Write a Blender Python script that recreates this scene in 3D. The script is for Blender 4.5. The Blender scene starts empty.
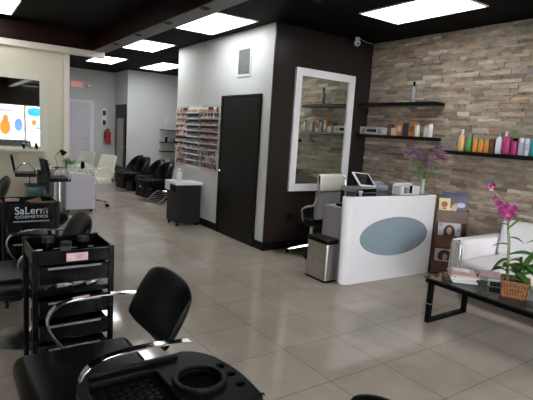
import bpy, bmesh, math, random
from mathutils import Vector, Matrix, Euler
random.seed(7)
SC = bpy.context.scene
COL = SC.collection
PI = math.pi

# ------------------------------------------------------------------ materials
def mat(name, col, rough=.5, metal=0., spec=.5, vary=0., vscale=8., bump=0., bscale=60., emit=None, estr=0., trans=0., alpha=1., coat=0., ior=1.45):
    m = bpy.data.materials.new(name); m.use_nodes = True
    nt = m.node_tree; b = nt.nodes['Principled BSDF']
    c = (col[0], col[1], col[2], 1)
    b.inputs['Base Color'].default_value = c
    b.inputs['Roughness'].default_value = rough
    b.inputs['Metallic'].default_value = metal
    b.inputs['Specular IOR Level'].default_value = spec
    b.inputs['IOR'].default_value = ior
    b.inputs['Transmission Weight'].default_value = trans
    b.inputs['Alpha'].default_value = alpha
    b.inputs['Coat Weight'].default_value = coat
    if emit:
        b.inputs['Emission Color'].default_value = (*emit, 1); b.inputs['Emission Strength'].default_value = estr
    tc = nt.nodes.new('ShaderNodeTexCoord')
    if vary:
        n = nt.nodes.new('ShaderNodeTexNoise'); n.inputs['Scale'].default_value = vscale; n.inputs['Detail'].default_value = 4
        nt.links.new(tc.outputs['Object'], n.inputs['Vector'])
        r = nt.nodes.new('ShaderNodeMapRange'); r.inputs['From Min'].default_value = .3; r.inputs['From Max'].default_value = .7
        r.inputs['To Min'].default_value = 1 - vary; r.inputs['To Max'].default_value = 1 + vary
        nt.links.new(n.outputs['Fac'], r.inputs['Value'])
        x = nt.nodes.new('ShaderNodeMix'); x.data_type = 'RGBA'; x.blend_type = 'MULTIPLY'; x.inputs['Factor'].default_value = 1
        x.inputs[6].default_value = c
        nt.links.new(r.outputs[0], x.inputs[7]); nt.links.new(x.outputs[2], b.inputs['Base Color'])
    if bump:
        n = nt.nodes.new('ShaderNodeTexNoise'); n.inputs['Scale'].default_value = bscale; n.inputs['Detail'].default_value = 3
        nt.links.new(tc.outputs['Object'], n.inputs['Vector'])
        bp = nt.nodes.new('ShaderNodeBump'); bp.inputs['Strength'].default_value = bump; bp.inputs['Distance'].default_value = .01
        nt.links.new(n.outputs['Fac'], bp.inputs['Height']); nt.links.new(bp.outputs[0], b.inputs['Normal'])
    return m

M = {}
M['white_wall'] = mat('white_wall', (.62, .62, .585), .6, vary=.03, vscale=1.5, bump=.05)
M['cream_wall'] = mat('cream_wall', (.72, .66, .50), .6, vary=.03, vscale=1.5)
M['cream_trim'] = mat('cream_trim', (.78, .70, .60), .5, vary=.02)
M['mirror_frame_cream'] = mat('mirror_frame_cream', (.72, .68, .56), .45, vary=.02)
M['grey_wall'] = mat('grey_wall', (.56, .56, .55), .6, vary=.03, vscale=1.5)
M['dark_wall'] = mat('dark_wall', (.026, .019, .017), .28, spec=.25, vary=.06, vscale=2)
M['black_base'] = mat('black_base', (.006, .0055, .005), .35, spec=.2, vary=.05)
M['dark_door'] = mat('dark_door', (.010, .0075, .0055), .4, spec=.2, vary=.15, vscale=3)
M['black_ceiling'] = mat('black_ceiling', (.0025, .0023, .0023), .7, spec=.08, vary=.4, vscale=2.5, bump=.2, bscale=6)
M['soffit_side'] = mat('soffit_side', (.018, .0055, .004), .4, spec=.12, vary=.2, vscale=3)
M['soffit_under'] = mat('soffit_under', (.16, .15, .15), .5, vary=.05)
M['chrome'] = mat('chrome', (.86, .86, .87), .09, 1., vary=.02)
M['steel'] = mat('steel', (.50, .48, .45), .28, 1., vary=.08, vscale=20)
M['leather'] = mat('leather', (.0045, .0040, .0040), .30, spec=.16, vary=.15, bump=.12, bscale=220)
M['black_plastic'] = mat('black_plastic', (.003, .003, .0034), .25, spec=.13, vary=.1)
M['black_rubber'] = mat('black_rubber', (.0035, .0035, .004), .40, spec=.15, vary=.12, bump=.08, bscale=180)
M['black_matte'] = mat('black_matte', (.007, .007, .007), .6, vary=.1)
M['cream_leather'] = mat('cream_leather', (.74, .72, .60), .4, vary=.03, bump=.1, bscale=150)
M['white_leather'] = mat('white_leather', (.86, .82, .82), .42, vary=.02, bump=.1, bscale=120)
M['white_gloss'] = mat('white_gloss', (.88, .86, .87), .12, vary=.01, coat=.5)
M['white_plastic'] = mat('white_plastic', (.78, .77, .78), .35, vary=.02)
M['lilac_white'] = mat('lilac_white', (.60, .56, .62), .4, vary=.02)
M['desk_oval'] = mat('desk_oval', (.24, .30, .34), .2, vary=.03, vscale=2)
M['glass'] = mat('glass', (.85, .93, .90), .02, trans=1., ior=1.45)
M['tint_glass'] = mat('tint_glass', (.030, .040, .040), .04, spec=.8, vary=.02)
M['clear_acrylic'] = mat('clear_acrylic', (.85, .87, .84), .1, trans=.0, alpha=.35)
M['mirror'] = mat('mirror', (.70, .74, .68), .015, 1.)
M['wood_brown'] = mat('wood_brown', (.13, .060, .028), .45, vary=.3, vscale=9)
M['wicker'] = mat('wicker', (.30, .125, .05), .5, vary=.4, vscale=40, bump=.3, bscale=60)
M['leaf'] = mat('leaf', (.05, .15, .022), .4, vary=.35, vscale=12)
M['leaf_light'] = mat('leaf_light', (.16, .30, .07), .4, vary=.2, vscale=12)
M['stem'] = mat('stem', (.25, .30, .12), .5, vary=.15, vscale=20)
M['orchid'] = mat('orchid', (.42, .035, .22), .5, vary=.25, vscale=30)
M['orchid_white'] = mat('orchid_white', (.85, .60, .75), .5, vary=.1)
M['lilac_bloom'] = mat('lilac_bloom', (.30, .11, .27), .6, vary=.4, vscale=30)
M['red'] = mat('red', (.36, .02, .015), .35, vary=.05)
M['sign_red'] = mat('sign_red', (.8, .05, .04), .4, emit=(1, .12, .08), estr=.7)
M['screen'] = mat('screen', (.008, .008, .010), .1, vary=.02)
M['grey_plastic'] = mat('grey_plastic', (.22, .23, .24), .4, vary=.05)
M['blue_grey'] = mat('blue_grey', (.30, .36, .42), .35, vary=.05)
M['paper'] = mat('paper', (.80, .78, .74), .6, vary=.03)
M['pink_paper'] = mat('pink_paper', (.62, .40, .40), .6, vary=.2, vscale=30)
M['teal_panel'] = mat('teal_panel', (.03, .14, .14), .2, vary=.15)
M['vent'] = mat('vent', (.30, .30, .29), .5, vary=.03)
M['letter'] = mat('letter', (.62, .64, .68), .5, vary=.02)
M['panel_light'] = mat('panel_light', (.9, .9, .9), .5, emit=(.92, .96, 1.), estr=7.5)
M['spot_light'] = mat('spot_light', (.9, .9, .9), .5, emit=(1., .95, .88), estr=8.)
M['soil'] = mat('soil', (.05, .03, .02), .9, vary=.3, vscale=30)
M['skin_print'] = mat('skin_print', (.62, .38, .28), .5, vary=.05)
M['hair_print'] = mat('hair_print', (.05, .022, .015), .5, vary=.2)
M['asphalt'] = mat('asphalt', (.22, .22, .22), .85, vary=.15, vscale=3)
M['facade'] = mat('facade', (.75, .72, .68), .8, vary=.08)
def cm(name, c, r=.4, **k):
    if name not in M: M[name] = mat(name, c, r, vary=.06, **k)
    return M[name]

# floor : large glossy porcelain tiles with thin grout
def floor_mat():
    m = bpy.data.materials.new('floor_tiles'); m.use_nodes = True; nt = m.node_tree; b = nt.nodes['Principled BSDF']
    N = nt.nodes.new; L = nt.links.new
    tc = N('ShaderNodeTexCoord'); mp = N('ShaderNodeMapping'); mp.inputs['Location'].default_value = (-.01, -.03, 0)
    L(tc.outputs['Object'], mp.inputs['Vector'])
    br = N('ShaderNodeTexBrick'); br.offset = 0; br.squash = 1
    br.inputs['Scale'].default_value = 2.; br.inputs['Brick Width'].default_value = 1.; br.inputs['Row Height'].default_value = 1.
    br.inputs['Mortar Size'].default_value = .006; br.inputs['Mortar Smooth'].default_value = .1; br.inputs['Bias'].default_value = 0
    br.inputs['Color1'].default_value = (.435, .365, .295, 1); br.inputs['Color2'].default_value = (.465, .395, .322, 1); br.inputs['Mortar'].default_value = (.10, .090, .072, 1)
    L(mp.outputs[0], br.inputs['Vector'])
    n = N('ShaderNodeTexNoise'); n.inputs['Scale'].default_value = 2.2; n.inputs['Detail'].default_value = 7; n.inputs['Distortion'].default_value = .8
    L(tc.outputs['Object'], n.inputs['Vector'])
    r = N('ShaderNodeMapRange'); r.inputs['From Min'].default_value = .3; r.inputs['From Max'].default_value = .7; r.inputs['To Min'].default_value = .88; r.inputs['To Max'].default_value = 1.12
    L(n.outputs['Fac'], r.inputs['Value'])
    x = N('ShaderNodeMix'); x.data_type = 'RGBA'; x.blend_type = 'MULTIPLY'; x.inputs['Factor'].default_value = 1
    L(br.outputs['Color'], x.inputs[6]); L(r.outputs[0], x.inputs[7]); L(x.outputs[2], b.inputs['Base Color'])
    r2 = N('ShaderNodeMapRange'); r2.inputs['To Min'].default_value = .08; r2.inputs['To Max'].default_value = .6
    L(br.outputs['Fac'], r2.inputs['Value']); L(r2.outputs[0], b.inputs['Roughness'])
    bp = N('ShaderNodeBump'); bp.invert = True; bp.inputs['Strength'].default_value = .3; bp.inputs['Distance'].default_value = .002
    L(br.outputs['Fac'], bp.inputs['Height'])
    n2 = N('ShaderNodeTexNoise'); n2.inputs['Scale'].default_value = 3.; L(tc.outputs['Object'], n2.inputs['Vector'])
    b2 = N('ShaderNodeBump'); b2.inputs['Strength'].default_value = .08; b2.inputs['Distance'].default_value = .01
    L(n2.outputs['Fac'], b2.inputs['Height']); L(bp.outputs[0], b2.inputs['Normal']); L(b2.outputs[0], b.inputs['Normal'])
    b.inputs['Specular IOR Level'].default_value = .75
    return m
M['floor'] = floor_mat()

def stone_mat():
    m = bpy.data.materials.new('ledgestone'); m.use_nodes = True; nt = m.node_tree; b = nt.nodes['Principled BSDF']
    N = nt.nodes.new; L = nt.links.new
    g = N('ShaderNodeNewGeometry'); tc = N('ShaderNodeTexCoord')
    cr = N('ShaderNodeValToRGB'); e = cr.color_ramp; e.interpolation = 'LINEAR'
    cols = [(0, (.22, .17, .13)), (.15, (.38, .31, .235)), (.3, (.29, .27, .235)), (.42, (.45, .35, .25)), (.55, (.33, .27, .215)),
            (.66, (.20, .15, .11)), (.78, (.54, .46, .36)), (.88, (.38, .225, .14)), (1, (.64, .58, .49))]
    e.elements[0].position = 0; e.elements[0].color = (*cols[0][1], 1); e.elements[1].position = 1; e.elements[1].color = (*cols[-1][1], 1)
    for p, c in cols[1:-1]:
        k = e.elements.new(p); k.color = (*c, 1)
    L(g.outputs['Random Per Island'], cr.inputs[0])
    n = N('ShaderNodeTexNoise'); n.inputs['Scale'].default_value = 7; n.inputs['Detail'].default_value = 8; n.inputs['Roughness'].default_value = .7
    mp = N('ShaderNodeMapping'); mp.inputs['Scale'].default_value = (1, 1, 3.5); L(tc.outputs['Object'], mp.inputs[0]); L(mp.outputs[0], n.inputs['Vector'])
    r = N('ShaderNodeMapRange'); r.inputs['From Min'].default_value = .3; r.inputs['From Max'].default_value = .7; r.inputs['To Min'].default_value = .55; r.inputs['To Max'].default_value = 1.4
    L(n.outputs['Fac'], r.inputs['Value'])
    x = N('ShaderNodeMix'); x.data_type = 'RGBA'; x.blend_type = 'MULTIPLY'; x.inputs['Factor'].default_value = 1
    L(cr.outputs[0], x.inputs[6]); L(r.outputs[0], x.inputs[7]); L(x.outputs[2], b.inputs['Base Color'])
    b.inputs['Roughness'].default_value = .75
    bp = N('ShaderNodeBump'); bp.inputs['Strength'].default_value = .7; bp.inputs['Distance'].default_value = .012
    L(n.outputs['Fac'], bp.inputs['Height']); L(bp.outputs[0], b.inputs['Normal'])
    return m
M['stone'] = stone_mat()

# ------------------------------------------------------------------ mesh builder
class MB:
    def __init__(s): s.bm = bmesh.new()
    def box(s, lo, hi, rot=None, piv=None, mi=0):
        lo = Vector(lo); hi = Vector(hi); c = (lo + hi) / 2; d = hi - lo
        r = bmesh.ops.create_cube(s.bm, size=1); vs = r['verts']
        T = Matrix.Translation(c) @ Matrix.Diagonal((*d, 1))
        if rot is not None:
            p = Vector(piv) if piv is not None else c
            T = Matrix.Translation(p) @ Euler(rot).to_matrix().to_4x4() @ Matrix.Translation(-p) @ T
        bmesh.ops.transform(s.bm, matrix=T, verts=vs)
        for f in {f for v in vs for f in v.link_faces}: f.material_index = mi
        return s
    def cyl(s, a, b, r0, r1=None, n=20, mi=0, cap=True):
        a = Vector(a); b = Vector(b); r1 = r0 if r1 is None else r1; d = b - a
        r = bmesh.ops.create_cone(s.bm, cap_ends=cap, segments=n, radius1=r0, radius2=r1, depth=d.length); vs = r['verts']
        T = Matrix.Translation((a + b) / 2) @ d.to_track_quat('Z', 'Y').to_matrix().to_4x4()
        bmesh.ops.transform(s.bm, matrix=T, verts=vs)
        for f in {f for v in vs for f in v.link_faces}: f.material_index = mi
        return s
    def ball(s, c, r, sc=(1, 1, 1), n=12, mi=0, rot=(0, 0, 0)):
        q = bmesh.ops.create_uvsphere(s.bm, u_segments=n, v_segments=max(6, n // 2 + 1), radius=r); vs = q['verts']
        bmesh.ops.transform(s.bm, matrix=Matrix.Translation(c) @ Euler(rot).to_matrix().to_4x4() @ Matrix.Diagonal((*sc, 1)), verts=vs)
        for f in {f for v in vs for f in v.link_faces}: f.material_index = mi
        return s
    def lathe(s, prof, c=(0, 0, 0), n=24, mi=0, squash=1.):
        rings = []
        for r, z in prof:
            rings.append([s.bm.verts.new((c[0] + r * math.cos(2 * PI * k / n), c[1] + squash * r * math.sin(2 * PI * k / n), c[2] + z)) for k in range(n)])
        for a, b in zip(rings, rings[1:]):
            for k in range(n):
                f = s.bm.faces.new((a[k], a[(k + 1) % n], b[(k + 1) % n], b[k])); f.material_index = mi
        for rg, rev in ((rings[0], True), (rings[-1], False)):
            if prof[0 if rev else -1][0] > 1e-4:
                f = s.bm.faces.new(rg[::-1] if rev else rg); f.material_index = mi
        return s
    def tube(s, pts, r, n=8, closed=False, mi=0):
        pts = [Vector(p) for p in pts]; m = len(pts); rings = []
        up = Vector((0, 0, 1)); prev = None
        for i, p in enumerate(pts):
            if closed: d = pts[(i + 1) % m] - pts[i - 1]
            else: d = pts[min(i + 1, m - 1)] - pts[max(i - 1, 0)]
            d.normalize()
            x = prev - d * prev.dot(d) if prev is not None else d.cross(up)
            if x.length < 1e-4: x = d.cross(Vector((0, 1, 0)))
            x.normalize(); prev = x; y = d.cross(x)
            rr = r[i] if isinstance(r, (list, tuple)) else r
            rings.append([s.bm.verts.new(p + rr * (x * math.cos(2 * PI * k / n) + y * math.sin(2 * PI * k / n))) for k in range(n)])
        seq = list(zip(rings, rings[1:])) + ([(rings[-1], rings[0])] if closed else [])
        for a, b in seq:
            for k in range(n):
                f = s.bm.faces.new((a[k], a[(k + 1) % n], b[(k + 1) % n], b[k])); f.material_index = mi
        if not closed:
            f = s.bm.faces.new(rings[0][::-1]); f.material_index = mi
            f = s.bm.faces.new(rings[-1]); f.material_index = mi
        return s
    def ribbon(s, xz, y, w, t):          # flat bar following a path in the xz plane
        P = [Vector((p[0], 0, p[1])) for p in xz]; m = len(P); R = []
        for i, p in enumerate(P):
            d = (P[min(i + 1, m - 1)] - P[max(i - 1, 0)]).normalized(); nn = Vector((-d.z, 0, d.x))
            R.append([s.bm.verts.new(p + nn * a * t / 2 + Vector((0, y + b * w / 2, 0))) for a, b in ((1, 1), (1, -1), (-1, -1), (-1, 1))])
        for a, b in zip(R, R[1:]):
            for k in range(4): s.bm.faces.new((a[k], a[(k + 1) % 4], b[(k + 1) % 4], b[k]))
        s.bm.faces.new(R[0][::-1]); s.bm.faces.new(R[-1])
        return s
    def prism(s, poly, z0, z1, mi=0):
        a = [s.bm.verts.new((*p, z0)) for p in poly]; b = [s.bm.verts.new((*p, z1)) for p in poly]; n = len(poly)
        fs = [s.bm.faces.new(a[::-1]), s.bm.faces.new(b)]
        for k in range(n): fs.append(s.bm.faces.new((a[k], a[(k + 1) % n], b[(k + 1) % n], b[k])))
        for f in fs: f.material_index = mi
        return s
    def leaf(s, a, d, L, w, up=Vector((0, 0, 1)), droop=.3, mi=0):   # a curved, folded blade with thickness
        a = Vector(a); d = Vector(d).normalized(); side = d.cross(up)
        if side.length < 1e-3: side = Vector((1, 0, 0))
        side.normalize(); nrm = side.cross(d); K = 6; top = []; bot = []
        for i in range(K + 1):
            t = i / K; p = a + d * L * t - Vector((0, 0, 1)) * droop * L * t * t
            ww = w * math.sin(PI * min(.97, .08 + .9 * t)) ** .8
            top.append([s.bm.verts.new(p + side * ww * q + nrm * abs(q) * ww * .3 + nrm * .0015) for q in (-1, 0, 1)])
            bot.append([s.bm.verts.new(p + side * ww * q + nrm * abs(q) * ww * .3 - nrm * .0015) for q in (-1, 0, 1)])
        for i in range(K):
            for q in range(2):
                f = s.bm.faces.new((top[i][q], top[i][q + 1], top[i + 1][q + 1], top[i + 1][q])); f.material_index = mi
                f = s.bm.faces.new((bot[i][q + 1], bot[i][q], bot[i + 1][q], bot[i + 1][q + 1])); f.material_index = mi
            for A, B in ((0, 1), (1, 0)):
                q = 0 if A == 0 else 2
                vs = (top[i][q], top[i + 1][q], bot[i + 1][q], bot[i][q])
                f = s.bm.faces.new(vs if q == 0 else vs[::-1]); f.material_index = mi
        return s

def link(o, parent=None):
    COL.objects.link(o)
    if parent is not None: o.parent = parent
    return o
def obj(name, mb, m, parent=None, bevel=0, seg=2, sub=0, smooth=True, loc=None, rot=None, label=None, solid=0):
    me = bpy.data.meshes.new(name); bmesh.ops.recalc_face_normals(mb.bm, faces=mb.bm.faces[:]); mb.bm.to_mesh(me); mb.bm.free()
    for mm in (m if isinstance(m, (list, tuple)) else [m]): me.materials.append(M[mm] if isinstance(mm, str) else mm)
    if smooth:
        for p in me.polygons: p.use_smooth = True
        try: me.set_sharp_from_angle(angle=math.radians(40))
        except Exception: pass
    o = bpy.data.objects.new(name, me); link(o, parent)
    if solid:
        k = o.modifiers.new('s', 'SOLIDIFY'); k.thickness = solid
    if bevel:
        k = o.modifiers.new('b', 'BEVEL'); k.width = bevel; k.segments = seg; k.limit_method = 'ANGLE'; k.angle_limit = math.radians(40)
        k.harden_normals = False
    if sub:
        k = o.modifiers.new('u', 'SUBSURF'); k.levels = sub; k.render_levels = sub
    if loc: o.location = loc
    if rot is not None: o.rotation_euler = rot if isinstance(rot, (tuple, list)) else (0, 0, rot)
    if label: o['label'] = label
    return o
def tag(o, label, cat, group=None, kind=None):
    o['label'] = label; o['category'] = cat
    if group: o['group'] = group
    if kind: o['kind'] = kind
    return o
def thing(name, label, cat, loc=(0, 0, 0), rz=0, group=None):
    o = bpy.data.objects.new(name, None); o.empty_display_size = .05; link(o); o.location = loc; o.rotation_euler = (0, 0, rz)
    return tag(o, label, cat, group)
def struct(name, mb, m, parent=None, **k):
    o = obj(name, mb, m, parent, smooth=False, **k)
    if parent is None: o['kind'] = 'structure'
    return o
def dup(root, loc, rz, label):
    r = root.copy(); link(r); r.location = loc; r.rotation_euler = (0, 0, rz); r['label'] = label
    for ch in root.children:
        c = ch.copy(); link(c, r)
        for g in ch.children:
            d = g.copy(); link(d, c)
    return r
def text(name, body, size, m, parent, loc, rot, ext=.0015, align='CENTER', width=None):
    c = bpy.data.curves.new(name, 'FONT'); c.body = body; c.size = size; c.extrude = ext; c.align_x = align; c.align_y = 'CENTER'
    c.materials.append(M[m]); tmp = bpy.data.objects.new('t', c); COL.objects.link(tmp)
    bpy.context.view_layer.update()
    me = bpy.data.meshes.new_from_object(tmp.evaluated_get(bpy.context.evaluated_depsgraph_get())); bpy.data.objects.remove(tmp)
    me.name = name
    o = bpy.data.objects.new(name, me); link(o, parent); o.location = loc; o.rotation_euler = rot
    if width and o.dimensions.x > 0: o.scale.x = width / o.dimensions.x
    return o
def plate(name, outline, holes, z0, z1, m, parent, bevel=.004):      # flat plate with holes cut through it
    cu = bpy.data.curves.new('c', 'CURVE'); cu.dimensions = '2D'; cu.fill_mode = 'BOTH'; cu.extrude = (z1 - z0) / 2 - bevel; cu.bevel_depth = bevel; cu.bevel_resolution = 2; cu.offset = -bevel
    for poly in [outline] + holes:
        sp = cu.splines.new('POLY'); sp.points.add(len(poly) - 1); sp.use_cyclic_u = True
        for p, q in zip(sp.points, poly): p.co = (q[0], q[1], 0, 1)
    tmp = bpy.data.objects.new('t', cu); COL.objects.link(tmp); bpy.context.view_layer.update()
    me = bpy.data.meshes.new_from_object(tmp.evaluated_get(bpy.context.evaluated_depsgraph_get())); bpy.data.objects.remove(tmp)
    me.name = name; me.materials.clear(); me.materials.append(M[m])
    o = bpy.data.objects.new(name, me); link(o, parent); o.location = (0, 0, (z0 + z1) / 2)
    return o
def rrect(x0, y0, x1, y1, r, n=6):
    out = []
    for cx, cy, a in ((x1 - r, y1 - r, 0), (x0 + r, y1 - r, 90), (x0 + r, y0 + r, 180), (x1 - r, y0 + r, 270)):
        for k in range(n + 1):
            t = math.radians(a + 90 * k / n); out.append((cx + r * math.cos(t), cy + r * math.sin(t)))
    return out
def circ(cx, cy, r, n=28): return [(cx + r * math.cos(2 * PI * k / n), cy + r * math.sin(2 * PI * k / n)) for k in range(n)]
def smoothpath(pts, n=8):
    P = [Vector(p) for p in pts]; out = []
    for i in range(len(P) - 1):
        a = P[max(i - 1, 0)]; b = P[i]; c = P[i + 1]; d = P[min(i + 2, len(P) - 1)]
        for k in range(n):
            t = k / n
            out.append(.5 * ((2 * b) + (c - a) * t + (2 * a - 5 * b + 4 * c - d) * t * t + (3 * b - a - 3 * c + d) * t ** 3))
    out.append(P[-1]); return out

# ------------------------------------------------------------------ room
XL, XR, YF, YB = -2.6, 5.24, -4.5, 13.2
CZ, CH = 2.945, 3.15
struct('floor', MB().box((XL - .1, YF - .1, -.1), (XR + .7, YB + .1, 0)), 'floor')
struct('ceiling', MB().box((2.5, YF, CZ), (XR + .7, YB, CZ + .3)), 'black_ceiling')
struct('ceiling_left', MB().box((XL, YF, CH), (2.27, 9.0, CH + .12)), 'black_ceiling')
struct('ceiling_back', MB().box((XL, 9.13, CZ), (2.5, YB, CZ + .3)), 'black_ceiling')
o = struct('trim_1', MB().box((2.27, YF, 2.84), (2.5, 9.13, CH + .12)), 'soffit_side')
struct('soffit_underside', MB().box((2.27, YF, 2.83), (2.5, 9.0, 2.84)), 'soffit_under', parent=o)
struct('trim_2', MB().box((XL, 9.0, 2.83), (2.27, 9.13, CH + .12)), 'soffit_side')
struct('trim_3', MB().box((XL, 8.96, 2.73), (2.47, 9.13, 2.83)), 'cream_trim')
struct('wall_cream', MB().box((XL, 9.02, 0), (1.78, 9.12, 2.73)), 'cream_wall')
struct('trim_4', MB().box((1.78, 8.99, 0), (1.87, 9.13, 2.73)), 'cream_trim')
struct('wall_left', MB().box((XL - .1, YF, 0), (XL, YB, CH)), 'white_wall')
struct('wall_back', MB().box((XL, YB, 0), (XR + .7, YB + .1, CZ)), 'grey_wall')
# block holding the dark door, and the wall behind the shampoo chairs
struct('wall_center', MB().box((3.48, 5.02, 0), (3.54, 7.97, CZ)).box((3.54, 7.93, 0), (5.24, 7.97, CZ)), 'white_wall')
struct('wall_dark', MB().box((3.48, 4.995, 0), (XR, 5.02, CZ)), 'dark_wall')
struct('wall_alcove', MB().box((3.92, 12.1, 0), (5.94, YB, CZ)), 'grey_wall')
struct('wall_right', MB().box((XR, YF, 0), (XR + .1, 7.97, CZ)).box((XR + .6, 7.97, 0), (XR + .7, 12.1, CZ)).box((XR, 7.97, 0), (XR + .7, 8.0, CZ)), 'white_wall')
struct('baseboard_center', MB().box((3.465, 4.98, 0), (3.48, 5.20, .11)).box((3.465, 6.29, 0), (3.48, 7.97, .11)), 'black_base')
struct('baseboard_dark', MB().box((3.465, 4.98, 0), (XR, 4.995, .11)), 'black_base')
struct('baseboard_back', MB().box((1.9, YB - .015, 0), (2.68, YB, .1)).box((3.42, YB - .015, 0), (3.9, YB, .1)), 'black_base')
struct('baseboard_alcove', MB().box((3.92, 12.085, 0), (5.9, 12.1, .1)), 'black_base')

# stone cladding : real courses of split stone
mb = MB(); z = 0.
while z < CZ - .012:
    h = random.choice((.024, .03, .036, .042, .052)); h = min(h, CZ - z)
    y = 4.98
    while y > -1.6:
        L = random.uniform(.07, .34); y2 = max(y - L, -1.62); d = random.uniform(.006, .022)
        mb.box((XR - .012 - d, y2 + .0012, z + .001), (XR, y - .0012, z + h - .001)); y = y2
    z += h
struct('wall_stone', mb, 'stone')

# storefront behind the camera
wf = struct('wall_front', MB().box((XL, YF - .1, 2.12), (XR, YF, CH)).box((XL, YF - .1, 0), (XR, YF, .35)).box((XL, YF - .1, .35), (XL + .2, YF, 2.12)).box((5.0, YF - .1, .35), (XR, YF, 2.12)), 'dark_wall')
mb = MB()
for x in (-2.4, -.5, 1.2, 2.9, 4.95): mb.box((x - .04, YF - .08, .35), (x + .04, YF - .02, 2.12))
mb.box((-2.4, YF - .08, 2.08), (5, YF - .02, 2.12)).box((-2.4, YF - .08, .35), (5, YF - .02, .4)).box((2.9, YF - .08, 1.15), (5., YF - .02, 1.2))
w = struct('window_1', mb, 'steel')
struct('window_pane', MB().box((-2.4, YF - .055, .38), (4.95, YF - .045, 2.1)), mat('window_glass', (.8, .85, .85), .03, alpha=.08), parent=w)
def poster(x0, x1, z0, z1, lab, shapes):
    t = thing('window_poster', lab, 'poster', ((x0 + x1) / 2, YF - .036, (z0 + z1) / 2))
    obj('sheet', MB().box((-(x1 - x0) / 2, -.002, -(z1 - z0) / 2), ((x1 - x0) / 2, .002, (z1 - z0) / 2)), 'paper_lit', t, smooth=False)
    for m, cx, cz, rx, rz in shapes:
        g = obj('printed_shape', MB().prism([(cx + rx * math.cos(a * PI / 12), cz + rz * math.sin(a * PI / 12)) for a in range(24)], 0, .002), m, t, smooth=False); g.rotation_euler = (PI / 2, 0, 0); g.location = (0, .0045, 0)
def translucent(name, c):
    m = bpy.data.materials.new(name); m.use_nodes = True; nt = m.node_tree; nt.nodes.clear()
    a = nt.nodes.new('ShaderNodeBsdfDiffuse'); b = nt.nodes.new('ShaderNodeBsdfTranslucent'); x = nt.nodes.new('ShaderNodeMixShader'); o = nt.nodes.new('ShaderNodeOutputMaterial')
    a.inputs[0].default_value = (*c, 1); b.inputs[0].default_value = (*c, 1); x.inputs[0].default_value = .75
    nt.links.new(a.outputs[0], x.inputs[1]); nt.links.new(b.outputs[0], x.inputs[2]); nt.links.new(x.outputs[0], o.inputs[0]); M[name] = m
translucent('paper_lit', (.85, .82, .84)); translucent('orange_lit', (.85, .42, .16)); translucent('blue_lit', (.35, .5, .75)); translucent('sky_lit', (.2, .62, .85)); translucent('pink_lit', (.75, .5, .65))
poster(1.28, 2.82, .5, 2.05, 'large white window poster with orange figure and pink lettering band', [('orange_lit', .10, -.1, .20, .33), ('orange_lit', .12, .28, .11, .13), ('blue_lit', -.45, .0, .12, .45), ('blue_lit', .60, .0, .16, .28), ('pink_lit', -.1, .58, .62, .05)])
poster(3.0, 3.55, 1.65, 2.05, 'sky blue poster high on the storefront door glass', [('sky_lit', 0, 0, .30, .19)])
poster(3.1, 3.4, 1.25, 1.55, 'small orange poster on the storefront door glass', [('orange_lit', 0, 0, .1, .13)])
# street outside
struct('ground_outside', MB().box((-14, -30, -.15), (16, YF - .1, -.1)), 'asphalt')
b = thing('building_across_street', 'pale building across the street, seen through the storefront', 'building', (1.5, -26, -.1))
obj('wall', MB().box((-9, 0, 0), (9, .4, 3.4)), 'facade', b, smooth=False); obj('roof', MB().box((-9.3, -.3, 3.4), (9.3, .8, 3.6)), 'asphalt', b, smooth=False)
for x in (-6, -2, 2, 6): obj('window', MB().box((x - 1.1, .4, .8), (x + 1.1, .43, 2.5)), 'teal_panel', b, smooth=False)

# waiting bench under the storefront window (seen in the mirror)
t = thing('waiting_sofa', 'grey low waiting sofa under the storefront window', 'sofa', (2.1, YF + .55, 0))
obj('base', MB().box((-.9, -.38, .0), (.9, .38, .3)), 'grey_plastic', t, bevel=.03); obj('seat', MB().box((-.75, -.2, .3), (.75, .36, .42)), 'grey_plastic', t, bevel=.04)
obj('backrest', MB().box((-.9, -.4, .3), (.9, -.2, .66)), 'grey_plastic', t, bevel=.05)
for sx in (-1, 1): obj('armrest', MB().box((sx * .84 - .07, -.38, .3), (sx * .84 + .07, .38, .52)), 'grey_plastic', t, bevel=.03)

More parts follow.
